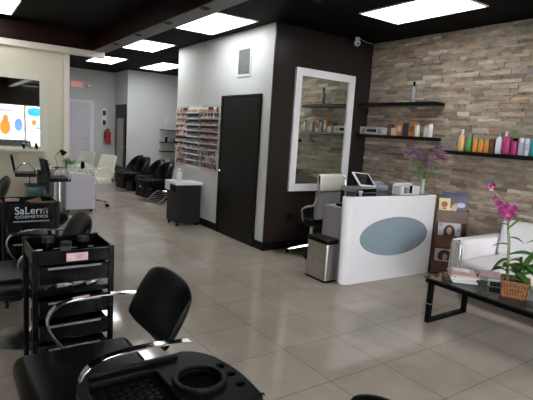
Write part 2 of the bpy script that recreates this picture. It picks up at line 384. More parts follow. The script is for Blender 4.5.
# ------------------------------------------------------------------ ceiling fittings
def light_panel(x0, x1, y0, y1, z, lab):
    t = thing('ceiling_light', lab, 'ceiling light', ((x0 + x1) / 2, (y0 + y1) / 2, z), 0, 'fluorescent ceiling panels')
    hx, hy = (x1 - x0) / 2, (y1 - y0) / 2
    mb = MB()
    for a, b2 in (((-hx, -hy), (hx, -hy + .02)), ((-hx, hy - .02), (hx, hy)), ((-hx, -hy + .02), (-hx + .02, hy - .02)), ((hx - .02, -hy + .02), (hx, hy - .02))):
        mb.box((*a, -.012), (*b2, 0))
    obj('frame', mb, 'white_plastic', t, smooth=False)
    obj('diffuser', MB().box((-hx + .02, -hy + .02, -.006), (hx - .02, hy - .02, 0)), 'panel_light', t, smooth=False)
for a in [(2.7, 3.3, 5.15, 6.38, CZ, 'ceiling light panel above the white wall with the air vent'),
          (2.7, 3.3, 7.68, 8.76, CZ, 'ceiling light panel second along the soffit, beyond the one by the vent wall'),
          (2.7, 3.3, 10.2, 11.4, CZ, 'ceiling light panel at the far end of the soffit, above the cream chairs'),
          (3.95, 4.53, 9.9, 11.4, CZ, 'ceiling light panel above the row of shampoo chairs'),
          (3.85, 4.5, 2.8, 3.95, CZ, 'big ceiling light panel above the reception desk'),
          (.34, .94, 7.45, 8.62, CH, 'ceiling light panel in the raised ceiling near the cream wall'),
          (.34, .94, -.1, 1.1, CH, 'added unseen light panel in the raised ceiling above the foreground tray'),  # extra panel out of frame, helps light the foreground
          (.34, .94, -2.2, -1., CH, 'added unseen light panel in the raised ceiling behind the viewer'),  # added behind the camera to make up for weak daylight
          (3.85, 4.5, -.6, .6, CZ, 'added unseen light panel above the near end of the coffee table'),  # another added panel out of view, tops up the light on this side
          (2.8, 3.4, -5.6, -4.4, CZ, 'ceiling light panel nearest the storefront'),
          (.9, 1.5, 10.6, 11.8, CZ, 'added light panel hidden behind the cream wall, brightening the back door')]: light_panel(*a)  # last panel is added out of sight to brighten the back door wall
def downlight(x, y, z, lab, m):
    t = thing('downlight', lab, 'downlight', (x, y, z), 0, 'recessed downlights')
    obj('trim_ring', MB().lathe([(.04, 0), (.052, 0), (.055, -.005), (.045, -.009), (.04, -.006)], n=24), 'black_matte', t)
    obj('lamp', MB().cyl((0, 0, -.004), (0, 0, 0), .039, n=20), m, t)
for y, lab in ((7.86, 'farthest'), (6.79, 'second farthest'), (5.7, 'third farthest'), (4.7, 'fourth farthest'), (3.6, 'nearest')):
    downlight(2.33, y, 2.83, 'small dark round downlight in the grey soffit, %s of the row' % lab, 'steel')
downlight(3.24, 3.93, CZ, 'small lit round spotlight in the black ceiling before the dark wall', 'spot_light')
t = thing('security_camera', 'small white dome camera on ceiling above the white framed mirror', 'camera', (4.76, 4.86, CZ))
obj('mount', MB().lathe([(.035, 0), (.035, -.02), (.02, -.035), (.02, -.045)], n=20), 'white_plastic', t)
obj('dome', MB().ball((0, 0, -.075), .045, n=20), 'white_plastic', t); obj('lens', MB().cyl((-.02, -.035, -.085), (-.024, -.046, -.088), .014), 'screen', t)
obj('cable', MB().tube([(.03, 0, -.01), (.12, .03, -.012), (.25, .06, -.02), (.4, .08, -.02)], .004), 'white_plastic', t)

# ------------------------------------------------------------------ white block wall: door, vent
d = struct('door_1', MB().box((3.455, 5.27, .0), (3.48, 6.23, 2.04)), 'dark_door', bevel=.003)
obj('door_frame', MB().box((3.448, 5.22, 0), (3.48, 5.265, 2.07)).box((3.448, 6.235, 0), (3.48, 6.28, 2.07)).box((3.448, 5.265, 2.045), (3.48, 6.235, 2.07)), 'black_base', d, smooth=False)
mb = MB().cyl((3.455, 6.15, .96), (3.41, 6.15, .96), .010).ball((3.40, 6.15, .96), .026, n=16)
obj('door_knob', mb, 'chrome', d)
mb = MB()
for hz in (.25, 1.05, 1.85): mb.cyl((3.448, 5.272, hz), (3.448, 5.272, hz + .09), .008)
obj('hinges', mb, 'black_base', d)
t = thing('air_vent', 'grey louvred air vent high on the white wall above dark door', 'vent', (3.48, 5.72, 2.52), 0)
mb = MB().box((-.012, -.18, -.2), (0, .18, -.17)).box((-.012, -.18, .17), (0, .18, .2)).box((-.012, -.18, -.17), (0, -.15, .17)).box((-.012, .15, -.17), (0, .18, .17))
obj('frame', mb, 'white_wall', t, smooth=False)
mb = MB()
for k in range(17): mb.box((-.012, -.15, -.166 + k * .02), (-.002, .15, -.163 + k * .02 + .004), rot=(0, .6, 0))
obj('louvres', mb, 'vent', t, smooth=False)
obj('backing', MB().box((-.001, -.15, -.17), (0.0, .15, .17)), 'grey_plastic', t, smooth=False)

# ------------------------------------------------------------------ framed mirror on dark wall
t = thing('wall_mirror', 'tall wall mirror in a wide white frame on the dark wall', 'mirror', (4.355, 4.995, 1.62))
hx, hz = .535, .82; f = .10
obj('frame', MB().box((-hx, -.035, -hz), (-hx + f, 0, hz)).box((hx - f, -.035, -hz), (hx, 0, hz)).box((-hx + f, -.035, hz - f), (hx - f, 0, hz)).box((-hx + f, -.035, -hz), (hx - f, 0, -hz + f)), 'white_gloss', t, smooth=False)
obj('mirror_glass', MB().box((-hx + f, -.012, -hz + f), (hx - f, -.002, hz - f)), 'mirror', t, smooth=False)

# cream wall mirror with ledge
t = thing('wall_mirror', 'large cream framed mirror on the cream wall, reflecting the bright storefront', 'mirror', (.30, 9.02, 1.60))
obj('frame', MB().box((-1.2, -.03, -.6), (-1.1, 0, .71)).box((1.09, -.03, -.6), (1.22, 0, .71)).box((-1.1, -.03, .61), (1.09, 0, .71)).box((-1.1, -.03, -.6), (1.09, 0, -.53)), 'mirror_frame_cream', t, smooth=False)
obj('ledge', MB().box((-1.2, -.10, -.60), (1.12, 0, -.56)), 'mirror_frame_cream', t, smooth=False)
obj('mirror_glass', MB().box((-1.1, -.012, -.53), (1.09, -.002, .61)), 'mirror', t, smooth=False)
for k, (x, h, r, c, lab) in enumerate([(1.13, .10, .018, 'black_plastic', 'small dark bottle on the mirror ledge, leftmost of three'), (1.23, .14, .016, 'grey_plastic', 'slim grey bottle on the mirror ledge, middle of three'), (1.33, .11, .022, 'black_plastic', 'stout dark bottle on the mirror ledge, rightmost of three')]):
    t = thing('bottle', lab, 'bottle', (x, 8.955, 1.04), 0, 'bottles on the mirror ledge')
    obj('body', MB().lathe([(r, 0), (r, h * .65), (r * .5, h * .78)], n=14), c, t); obj('cap', MB().cyl((0, 0, h * .78), (0, 0, h), r * .5, n=12), 'white_plastic', t)

# ------------------------------------------------------------------ back area
d = struct('door_2', MB().box((2.70, YB - .03, .01), (3.26, YB, 2.06)).box((1.95, YB - .03, .01), (2.69, YB, 2.06)), 'lilac_white', bevel=.004)
obj('door_frame', MB().box((3.265, YB - .04, 0), (3.36, YB, 2.14)).box((1.88, YB - .04, 2.07), (3.265, YB, 2.14)), 'white_plastic', d, smooth=False)
for hz in (.78, 1.12): obj('lock', MB().cyl((3.17, YB - .03, hz), (3.17, YB - .055, hz), .03, n=16), 'steel', d)
t = thing('exit_sign', 'red lettered exit sign above the pale back door', 'sign', (2.93, YB, 2.53))
obj('housing', MB().box((-.17, -.04, -.095), (.15, 0, .095)), 'white_plastic', t, bevel=.006)
text('lettering', 'EXIT', .15, 'sign_red', t, (-.01, -.042, 0), (PI / 2, 0, 0), width=.27)
t = thing('emergency_light', 'small emergency light head beside the exit sign', 'lamp', (3.20, YB, 2.53))
obj('housing', MB().box((-.07, -.04, -.06), (.06, 0, .06)), 'mirror_frame_cream', t, bevel=.01); obj('lamp_head', MB().cyl((0, -.04, 0), (0, -.09, 0), .05, .04), 'steel', t)
t = thing('fire_extinguisher', 'red fire extinguisher hanging on the back wall', 'fire extinguisher', (3.72, YB - .09, 1.02))
obj('cylinder', MB().lathe([(.0, 0), (.07, 0.005), (.08, .03), (.08, .27), (.06, .32), (.028, .345)], n=20), 'red', t)
obj('valve', MB().cyl((0, 0, .345), (0, 0, .39), .022).box((-.02, -.09, .385), (.02, .02, .40)), 'black_plastic', t)
obj('hose', MB().tube(smoothpath([(0, -.03, .37), (-.07, -.05, .36), (-.1, -.03, .25), (-.09, -.02, .1)]), .012), 'black_rubber', t)
obj('bracket', MB().box((-.03, .05, .1), (.03, .088, .3)), 'steel', t)
t = thing('wall_notice', 'narrow printed notice above the fire extinguisher', 'sign', (3.64, YB, 1.72))
obj('board', MB().box((-.07, -.01, -.24), (.07, 0, .24)), 'paper', t, smooth=False)
for z in (.12, -.14): obj('printed_block', MB().box((-.045, -.012, z - .07), (.045, -.0095, z + .06)), 'hair_print', t, smooth=False)
d = struct('door_3', MB().box((3.89, 12.15, 0), (3.92, 13.0, 2.08)), 'black_base', bevel=.004)
obj('pane', MB().box((3.884, 12.3, .45), (3.892, 12.85, 1.72)), 'frosted', d, smooth=False) if 'frosted' in M else None
cm('frosted', (.30, .29, .27), .35)
obj('pane', MB().box((3.882, 12.3, .45), (3.89, 12.85, 1.72)), 'frosted', d, smooth=False)
obj('door_handle', MB().cyl((3.89, 12.2, .98), (3.85, 12.2, .98), .01).cyl((3.85, 12.2, .98), (3.85, 12.32, .98), .009), 'steel', d)

for k, (z, lab) in enumerate(((1.47, 'top'), (1.14, 'middle'), (.90, 'lowest'))):
    tag(obj('wall_shelf', MB().box((-.32, -.22, 0), (.32, 0, .025)), 'black_base', loc=(5.12, 12.1, z), smooth=False), '%s small black shelf on the grey wall behind the shampoo chairs' % lab, 'shelf', 'small shelves by the shampoo chairs')
for k, (x, c, h) in enumerate(((4.95, 'black_plastic', .17), (5.08, 'grey_plastic', .2), (5.2, 'black_plastic', .15))):
    t = thing('bottle', ('black shampoo bottle at left', 'grey shampoo bottle in centre', 'black shampoo bottle at right')[k] + ' on the middle small shelf', 'bottle', (x, 11.98, 1.165), 0, 'shampoo bottles')
    obj('body', MB().lathe([(.035, 0), (.038, h * .7), (.015, h * .8)], n=14), c, t); obj('cap', MB().cyl((0, 0, h * .8), (0, 0, h), .015), 'white_plastic', t)
tag(obj('wall_cover', MB().box((-.16, -.015, -.13), (.16, 0, .13)), 'white_wall', loc=(5.05, 12.1, 1.72), bevel=.004), 'pale blank cover plate on the grey wall above the small shelves', 'wall plate')

# shampoo chairs
def shampoo_chair(lab, legrest=True, src=None):
    t = thing('shampoo_chair', lab, 'chair', (0, 0, 0), 0, 'shampoo chairs in a row')
    obj('seat', MB().box((-.28, -.22, .26), (.2, .22, .44)), 'leather', t, bevel=.05, seg=4)
    mb = MB(); K = 14                                         # barrel back with a rounded top
    for ri, (r, off) in enumerate(((.31, 0), (.24, 0))): pass
    n = 12; ring = []
    for i in range(n + 1):
        a = math.radians(-95 + 190 * i / n); top = .50 + .32 * max(0, math.cos(a * .95)) ** .8
        c, s_ = math.cos(a), math.sin(a)
        ring.append([mb.bm.verts.new((.02 + .26 * c, .26 * s_, .26)), mb.bm.verts.new((.05 + .29 * c, .28 * s_, top)), mb.bm.verts.new((.02 + .21 * c, .215 * s_, top - .01)), mb.bm.verts.new((.0 + .18 * c, .20 * s_, .26))])
    for p, q in zip(ring, ring[1:]):
        for k in range(4): mb.bm.faces.new((p[k], p[(k + 1) % 4], q[(k + 1) % 4], q[k]))
    mb.bm.faces.new(ring[0]); mb.bm.faces.new(ring[-1][::-1])
    obj('backrest', mb, 'leather', t, bevel=.02, seg=3)
    obj('base', MB().box((-.18, -.17, .0), (.2, .17, .27)), 'black_plastic', t, bevel=.02)
    if legrest:
        obj('legrest', MB().box((-.42, -.20, .07), (-.33, .20, .44), rot=(0, .12, 0)), 'leather', t, bevel=.035, seg=4)
        obj('legrest_arm', MB().box((-.42, -.03, .28), (-.18, .03, .31)), 'chrome', t)
    return t
sc_a = shampoo_chair('nearest black barrel shampoo chair, with raised padded legrest'); sc_a.location = (3.80, 9.58, 0); sc_a.rotation_euler = (0, 0, .15)
sc_c = dup(sc_a, (3.80, 10.98, 0), .15, 'third black barrel shampoo chair from the front, with a legrest')
sc_b = shampoo_chair('second black barrel shampoo chair from the front, without a legrest', False); sc_b.location = (3.88, 10.28, 0); sc_b.rotation_euler = (0, 0, .1)
sc_d = dup(sc_b, (3.88, 11.68, 0), .1, 'farthest black barrel shampoo chair, beside the dark door')
t = thing('shampoo_basin', 'grey shampoo basin behind the nearest shampoo chair', 'basin', (4.42, 9.75, 0))
obj('bowl', MB().lathe([(.05, .60), (.16, .62), (.25, .72), (.29, .86), (.27, .86), (.23, .74), (.14, .66), (.02, .65)], n=28, squash=.9), 'steel', t)
obj('pedestal', MB().lathe([(.14, 0), (.12, .3), (.10, .61)], n=20), 'black_plastic', t)
obj('faucet', MB().tube(smoothpath([(.2, .1, .85), (.2, .1, .98), (.12, .06, 1.0), (.06, .03, .95)]), .012), 'chrome', t)
t = thing('chrome_footrest', 'slanted chrome footrest on the floor before the black cabinet', 'footrest', (3.62, 9.12, 0), .5)
obj('rail', MB().tube([(-.2, -.18, .02), (.2, -.18, .22), (.2, .18, .22), (-.2, .18, .02)], .014, closed=True), 'chrome', t)
mb = MB()
for k in range(6): mb.box((-.16 + k * .06, -.16, .045 + k * .03), (-.12 + k * .06, .16, .05 + k * .03))
obj('slats', mb, 'steel', t)

# small black cabinet with white top
t = thing('side_cabinet', 'black cabinet with white top standing under the nail polish racks', 'cabinet', (3.215, 6.98, 0))
obj('body', MB().box((-.2, -.19, .05), (.22, .19, .66)), 'black_matte', t, bevel=.004)
obj('door', MB().box((-.215, -.18, .08), (-.2, .18, .64)), 'black_matte', t, bevel=.003)
h = obj('handle', MB().box((-.235, -.14, .55), (-.215, -.125, .62)), 'black_plastic', t.children[-1])
obj('top', MB().box((-.23, -.21, .66), (.24, .21, .70)), 'white_plastic', t, bevel=.008)
obj('towel', MB().box((-.245, .02, .56), (-.232, .2, .705)).box((-.245, .02, .702), (-.05, .2, .712)), 'paper', t, bevel=.005, label='white towel over the cabinet edge')
for sx in (-1, 1):
    for sy in (-1, 1): obj('foot', MB().box((sx * .17 - .02, sy * .16 - .02, 0), (sx * .17 + .02, sy * .16 + .02, .05)), 'black_base', t)
t = thing('pump_bottle', 'white pump bottle standing on the black cabinet', 'bottle', (3.14, 7.0, .712))
obj('body', MB().lathe([(.045, 0), (.05, .02), (.048, .10), (.03, .13), (.015, .14)], n=20), 'white_plastic', t)
obj('pump', MB().cyl((0, 0, .14), (0, 0, .185), .008).box((-.045, -.01, .18), (.012, .01, .192)), 'white_plastic', t)

# nail polish racks
POL = {'dark red': (.08, .006, .008), 'red': (.22, .012, .015), 'pink': (.62, .34, .32), 'coral': (.42, .17, .12), 'black': (.008, .008, .01), 'plum': (.10, .012, .04), 'nude': (.62, .42, .32), 'gold': (.45, .30, .12), 'teal': (.04, .16, .15), 'brown': (.10, .035, .02)}
def polish_mesh(c):
    mb = MB(); mb.lathe([(.018, 0), (.020, .004), (.020, .040), (.009, .045)], n=8); mb.cyl((0, 0, .045), (0, 0, .076), .012, .010, n=7, mi=1)
    me = bpy.data.meshes.new('nail_polish'); bmesh.ops.recalc_face_normals(mb.bm, faces=mb.bm.faces[:]); mb.bm.to_mesh(me); mb.bm.free()
    me.materials.append(cm('polish_' + c.replace(' ', '_'), POL[c], .2)); me.materials.append(M['white_plastic' if c in ('nude', 'gold') else 'pink_paper' if c == 'pink' else 'black_plastic'])
    return me
PM = {c: polish_mesh(c) for c in POL}
ORD = ['first', 'second', 'third', 'fourth', 'fifth', 'sixth', 'seventh', 'eighth', 'ninth', 'tenth', 'eleventh', 'twelfth']
racks = [('left', 7.90, 7.46, 8, ['nude', 'nude', 'pink', 'nude', 'pink'], .0), ('middle', 7.43, 6.99, 8, ['black', 'black', 'black', 'dark red', 'plum'], .0), ('right', 6.96, 6.36, 11, ['dark red', 'red', 'dark red', 'brown', 'plum'], .0)]
for nm, ya, yb, nb, pal, _ in racks:
    t = thing('nail_polish_rack', '%s clear wall rack of nail polish on the white wall' % nm, 'rack', (3.48, (ya + yb) / 2, .92), 0, 'nail polish racks')
    hw = (ya - yb) / 2
    obj('back_panel', MB().box((-.006, -hw, -.02), (0, hw, 1.02)), 'rack_back' if nm != 'middle' else 'white_gloss', t, smooth=False) if False else None
    bp_ = cm('rack_back_' + nm, {'left': (.70, .58, .52), 'middle': (.85, .85, .84), 'right': (.60, .56, .50)}[nm], .25)
    obj('back_panel', MB().box((-.006, -hw, -.02), (0, hw, 1.02)), bp_, t, smooth=False)
    for r in range(10):
        z = .905 - r * .098
        obj('ledge', MB().box((-.056, -hw, z), (-.006, hw, z + .005)).box((-.059, -hw, z - (.014 if nm == 'middle' else .002)), (-.056, hw, z + .010)), bp_, t, smooth=False)
        n = nb
        for k in range(n):
            if nm == 'left' and r > 6 and random.random() < .45: continue
            if nm == 'right' and r > 6 and random.random() < .45: continue
            if nm == 'right' and r in (8,) and 3 < k < 6: continue
            if nm == 'middle' and r == 0: c = random.choice(['nude', 'gold', 'brown'])
            elif nm == 'middle' and r < 7: c = 'black' if random.random() < .85 else 'plum'
            elif nm == 'middle': c = random.choice(['dark red', 'black', 'brown', 'plum'])
            elif nm == 'right' and r < 2: c = random.choice(['gold', 'nude', 'coral', 'brown'])
            elif nm == 'right': c = random.choice(['dark red', 'red', 'dark red', 'brown', 'plum', 'black'])
            elif r < 5: c = random.choice(['nude', 'pink', 'nude', 'coral'] if r % 2 else ['nude', 'pink', 'brown'])
            else: c = random.choice(['pink', 'red', 'coral', 'teal', 'brown'])
            b = bpy.data.objects.new('nail_polish', PM[c]); link(b)
            b.location = (3.48 - .0315, ya - (k + .5) * (ya - yb) / n, .92 + z + .0055)
            tag(b, '%s nail polish bottle, %s from left on %s ledge of the %s rack' % (c, ORD[k], ORD[r], nm), 'nail polish', 'nail polish bottles on the wall racks')

# ------------------------------------------------------------------ manicure area
t = thing('manicure_desk', 'glass topped manicure desk in front of the cream wall', 'desk', (1.70, 8.55, 0))
obj('glass_top', MB().box((-.45, -.28, .74), (.52, .25, .752)), 'clear_acrylic', t, bevel=.003)
cb = obj('cabinet', MB().box((-.02, -.22, .06), (.46, .22, .63)), 'lilac_white', t, bevel=.006)
obj('door_panel', MB().box((.0, -.232, .08), (.44, -.22, .61)), 'lilac_white', cb, bevel=.003)
for x, y in ((.02, -.18), (.42, -.18), (.02, .18), (.42, .18)): obj('post', MB().cyl((x, y, .63), (x, y, .74), .016), 'chrome', t)
for x, y in ((.03, -.17), (.41, -.17), (.03, .17), (.41, .17)): obj('caster', MB().cyl((x - .012, y, .03), (x + .012, y, .03), .03, n=14), 'black_plastic', t)
ld = obj('drawer_column', MB().box((-.40, -.15, .02), (-.26, .2, .72)), 'black_matte', t, bevel=.005)
for k in range(4): obj('drawer', MB().box((-.395, -.158, .06 + k * .165), (-.265, -.15, .2 + k * .165)), 'black_plastic', ld, bevel=.003)
obj('panel_leg', MB().box((-.2, -.18, .02), (-.17, .2, .74)), 'white_plastic', t, bevel=.004)

t = thing('potted_plant', 'small bright green potted plant on the manicure desk', 'plant', (1.80, 8.5, .752))
obj('pot', MB().lathe([(.03, 0), (.045, .07), (.04, .07), (.035, .06)], n=18), 'white_plastic', t)
mb = MB()
for k in range(30):
    a = random.uniform(0, 2 * PI); e = random.uniform(.3, 1.2); mb.leaf((random.uniform(-.02, .02), random.uniform(-.02, .02), .06), (math.cos(a), math.sin(a), e * 1.4), random.uniform(.12, .25), .022, droop=.25)
obj('leaves', mb, 'leaf_light', t)
t = thing('desk_lamp', 'black jointed desk lamp at the left of the manicure desk', 'lamp', (1.60, 8.55, .752))
obj('base', MB().cyl((0, 0, 0), (0, 0, .02), .06), 'black_plastic', t)
obj('arm', MB().tube([(0, 0, .02), (-.05, 0, .2), (.04, 0, .30)], .008), 'chrome', t)
obj('lamp_shade', MB().cyl((.04, 0, .31), (.10, 0, .24), .02, .055), 'black_plastic', t)
t = thing('spray_bottle', 'black spray bottle at the right end of the manicure desk', 'bottle', (1.98, 8.47, .752))
obj('body', MB().lathe([(.032, 0), (.034, .09), (.014, .13)], n=16), 'black_plastic', t); obj('trigger', MB().cyl((0, 0, .13), (0, 0, .16), .012).box((-.05, -.012, .155), (.02, .012, .18)), 'white_plastic', t)
for k, (x, y, c, h, lab) in enumerate([(1.36, 8.5, 'leaf_light', .10, 'green bottle'), (1.44, 8.42, 'white_plastic', .08, 'white jar'), (1.70, 8.40, 'teal_panel', .12, 'dark teal bottle')]):
    t = thing('bottle', lab + ' standing on the manicure desk glass', 'bottle', (x, y, .752), 0, 'bottles on the manicure desk')
    obj('body', MB().lathe([(.025, 0), (.026, h * .7), (.012, h * .8)], n=14), c, t); obj('cap', MB().cyl((0, 0, h * .8), (0, 0, h), .013), 'black_plastic', t)

def office_chair(lab, leather, loc, rz, hi=.95):
    t = thing('office_chair', lab, 'chair', loc, rz, 'cream manicure chairs' if leather == 'cream_leather' else None)   # faces -X
    obj('seat', MB().box((-.25, -.25, .42), (.24, .25, .53)), leather, t, bevel=.045, seg=4)
    mb = MB()
    for k in range(5):                       # ribbed back, leaning
        z = .52 + k * (hi - .52) / 5; x = .22 + .030 * k
        mb.box((x - .003, -.225 + .008 * k, z - .004), (x + .055, .225 - .008 * k, z + (hi - .52) / 5 + .004), rot=(0, .33, 0))
    obj('backrest', mb, leather, t, bevel=.010, seg=3)
    for sy in (-1, 1):
        obj('armrest', MB().tube(smoothpath([(.27, sy * .26, .66), (.12, sy * .28, .73), (-.08, sy * .28, .73), (-.19, sy * .28, .66), (-.15, sy * .27, .50), (-.05, sy * .25, .45)]), .018, n=8), leather, t)
    obj('column', MB().cyl((0, 0, .10), (0, 0, .42), .028), 'chrome', t)
    mb = MB()
    for k in range(5):
        a = 2 * PI * k / 5; mb.tube([(0, 0, .12), (.30 * math.cos(a), .30 * math.sin(a), .07)], [.028, .014], n=8)
    obj('star_base', mb, 'chrome', t)
    for k in range(5):
        a = 2 * PI * k / 5; c = Vector((.30 * math.cos(a), .30 * math.sin(a), .028)); s_ = Vector((-math.sin(a), math.cos(a), 0)) * .02
        obj('caster', MB().cyl(c - s_, c + s_, .028, n=12), 'black_plastic', t)
    return t
office_chair('cream leather swivel chair with chrome base, right of the manicure desk', 'cream_leather', (2.30, 9.02, 0), .45)
office_chair('cream leather swivel chair farther back, behind the manicure desk cabinet', 'cream_leather', (2.16, 10.0, 0), .5)

def slim_chair(lab, loc, rz):            # faces +X
    t = thing('slim_chair', lab, 'chair', loc, rz, 'slim black client chairs')
    obj('seat', MB().box((-.2, -.21, .60), (.12, .21, .66)), 'leather', t, bevel=.02, seg=3)
    obj('backrest', MB().box((-.24, -.19, .66), (-.20, .19, .95), rot=(0, -.18, 0)), 'leather', t, bevel=.018, seg=3)
    obj('frame', MB().tube(smoothpath([(-.2, -.2, .68), (-.12, -.23, .80), (.0, -.23, .82), (.09, -.22, .72), (.08, -.2, .63)]), .011), 'chrome', t)
    obj('column', MB().cyl((0, 0, .02), (0, 0, .60), .03), 'chrome', t); obj('base', MB().lathe([(.22, 0), (.22, .008), (.06, .03), (.03, .035)], n=28), 'chrome', t)
    return t
slim_chair('slim black client chair against the cream wall, left of the manicure desk', (1.16, 8.72, 0), -.1)
slim_chair('slim black client chair with chrome arm, in front of the manicure desk', (1.52, 8.02, 0), .1)
t = thing('side_table', 'small black table with dark teal glass sides by the cream wall', 'table', (1.17, 8.12, 0))
obj('top', MB().box((-.13, -.15, .50), (.15, .15, .53)), 'black_plastic', t, bevel=.004)
for x in (-.12, .125): obj('side_panel', MB().box((x, -.13, .02), (x + .012, .13, .50)), 'teal_panel', t, bevel=.002)
obj('shelf', MB().box((-.108, -.13, .22), (.125, .13, .235)), 'teal_panel', t, bevel=.002); obj('back_panel', MB().box((-.108, .12, .02), (.125, .132, .5)), 'teal_panel', t, bevel=.002)
t = thing('tote_bag', 'slumped black bag on the floor in front of the manicure desk', 'bag', (1.28, 7.3, 0))
mb = MB().ball((0, 0, .13), .2, (1.15, .7, .68), n=20)
obj('bag_body', mb, 'leather', t); obj('strap', MB().tube(smoothpath([(-.12, 0, .22), (-.08, .02, .34), (.06, .02, .34), (.12, 0, .22)]), .010), 'leather', t)

# ------------------------------------------------------------------ styling chairs (face -X locally)
def styling_chair(lab, loc, rz=0):
    t = thing('styling_chair', lab, 'chair', loc, rz, 'black styling chairs with chrome arms')
    mb = MB().box((-.25, -.27, .40), (.27, .27, .515)); obj('seat', mb, 'leather', t, bevel=.05, seg=5)
    obj('seat_pan', MB().box((-.2, -.2, .36), (.18, .2, .405)), 'black_plastic', t, bevel=.01)
    # curved, tapering back pad
    mb = MB(); NU, NV = 14, 8; F = []; B = []
    for i in range(NU + 1):
        u = -1 + 2 * i / NU; y = .005 + .245 * u
        hh = .145 * (1 - .30 * abs(u) ** 4); xc = .350 - .035 * u * u
        fr, bk = [], []
        for j in range(NV + 1):
            v = -1 + 2 * j / NV; z = .74 + hh * v + .0 * u; x = xc + .055 * v
            th = .045 * (1 - abs(v) ** 3) * (1 - .7 * abs(u) ** 4) + .004
            fr.append(mb.bm.verts.new((x - th, y, z))); bk.append(mb.bm.verts.new((x + th, y, z)))
        F.append(fr); B.append(bk)
    for i in range(NU):
        for j in range(NV):
            mb.bm.faces.new((F[i][j], F[i + 1][j], F[i + 1][j + 1], F[i][j + 1])); mb.bm.faces.new((B[i][j + 1], B[i + 1][j + 1], B[i + 1][j], B[i][j]))
        mb.bm.faces.new((F[i][0], B[i][0], B[i + 1][0], F[i + 1][0])); mb.bm.faces.new((F[i][NV], F[i + 1][NV], B[i + 1][NV], B[i][NV]))
    for j in range(NV):
        mb.bm.faces.new((F[0][j], F[0][j + 1], B[0][j + 1], B[0][j])); mb.bm.faces.new((F[NU][j], B[NU][j], B[NU][j + 1], F[NU][j + 1]))
    obj('backrest', mb, 'leather', t, sub=1)
    path = smoothpath([(.33, 0, .70), (.20, 0, .715), (.07, 0, .715), (-.03, 0, .70), (-.08, 0, .665), (-.095, 0, .61), (-.07, 0, .54), (-.02, 0, .47), (.04, 0, .43)], 6)
    for sy in (-1, 1):
        obj('armrest', MB().ribbon([(p.x, p.z) for p in path], sy * .315, .036, .009), 'chrome', t, bevel=.002)
        obj('arm_bracket', MB().box((-.02, sy * .315 - .02 * (1 if sy > 0 else -1) - .05, .40), (.06, sy * .315 - .02 * (1 if sy > 0 else -1) + .05, .43)), 'black_plastic', t, bevel=.004)
    obj('column', MB().cyl((0, 0, .03), (0, 0, .37), .036), 'chrome', t)
    obj('base', MB().lathe([(.23, 0), (.23, .012), (.20, .022), (.07, .04), (.045, .06)], n=40), 'steel', t)
    obj('footrest', MB().tube([(-.12, 0, .36), (-.34, 0, .13)], .013).tube([(-.36, -.18, .12), (-.36, .18, .12)], .014), 'chrome', t)
    return t
sty = styling_chair('nearest whole black styling chair, right behind the foreground tray', (.47, 1.94, 0))
dup(sty, (.46, 3.54, 0), 0, 'black styling chair between the drawer trolley and the lettered trolley')
dup(sty, (.20, 6.05, 0), 0, 'black styling chair near the cream wall, farthest of the styling chairs')
dup(sty, (.555, .595, 0), 0, 'black styling chair cut off at the bottom edge, only its back top showing')

# ------------------------------------------------------------------ drawer trolleys
def trolley(lab, loc, rz=0, top='open', logo=False):
    t = thing('salon_trolley', lab, 'trolley', loc, rz, 'black salon trolleys')
    hx, hy = .195, .165
    for sx in (-1, 1):
        for sy in (-1, 1):
            obj('post', MB().box((sx * hx - .014, sy * hy - .014, .06), (sx * hx + .014, sy * hy + .014, .88)), 'black_plastic', t, bevel=.004)
            c = (sx * (hx - .01), sy * (hy - .01), .03); obj('caster', MB().cyl((c[0] - .012, c[1], .028), (c[0] + .012, c[1], .028), .028, n=14).cyl((c[0], c[1], .03), (c[0], c[1], .07), .01, n=8), 'black_rubber', t)
    if top == 'open':
        mb = MB().box((-hx + .01, -hy + .01, .79), (hx - .01, hy - .01, .798)).box((-hx + .014, -hy - .016, .80 if not logo else .74), (hx - .014, -hy, .872)).box((-hx + .014, hy, .80), (hx - .014, hy + .010, .876)).box((-hx - .01, -hy + .014, .80), (-hx, hy - .014, .876)).box((hx, -hy + .014, .80), (hx + .01, hy - .014, .876))
        obj('top_tray', mb, 'black_plastic', t, bevel=.003)
    for k in range(6):
        z1 = (.79, .685, .60, .47, .34, .21)[k] - (.055 if logo else 0)
        if k == 1:  # an open shelf
            obj('shelf', MB().box((-hx + .015, -hy - .008, z1 - .05), (hx - .015, hy - .015, z1 - .042)).box((-hx + .015, -hy - .012, z1 - .055), (hx - .015, -hy - .004, z1 - .025)), 'black_plastic', t, bevel=.002)
            continue
        mb = MB()
        mb.box((-hx + .02, -hy - .014, z1 - .095), (hx - .02, -hy - .006, z1)).box((-hx + .02, -hy - .006, z1 - .082), (-hx + .026, hy - .02, z1 - .01)).box((hx - .026, -hy - .006, z1 - .082), (hx - .02, hy - .02, z1 - .01)).box((-hx + .026, hy - .028, z1 - .082), (hx - .026, hy - .02, z1 - .01)).box((-hx + .026, -hy - .006, z1 - .082), (hx - .026, hy - .028, z1 - .076))
        dr = obj('drawer', mb, 'black_plastic', t, bevel=.002)
        obj('drawer_lip', MB().box((-hx + .06, -hy - .026, z1 - .014), (hx - .06, -hy - .014, z1 - .004)), 'grey_plastic', dr, bevel=.002)
    return t
tr = trolley('black drawer trolley with pinkish paper label, behind the nearest styling chair', (.565, 2.745, 0))
obj('paper_label', MB().box((-.045, -.1825, .812), (.065, -.181, .856)), 'pink_paper', tr, smooth=False, label='pinkish paper label')
tr2 = trolley('black drawer trolley with silver lettering and cluttered top', (.575, 4.33, 0), 0, logo=True)
text('lettering', 'SaLerm', .085, 'letter', tr2, (.0, -.1825, .812), (PI / 2, 0, 0), width=.24)
text('small_lettering', 'COSMETICS', .032, 'letter', tr2, (.0, -.1825, .762), (PI / 2, 0, 0), width=.24)
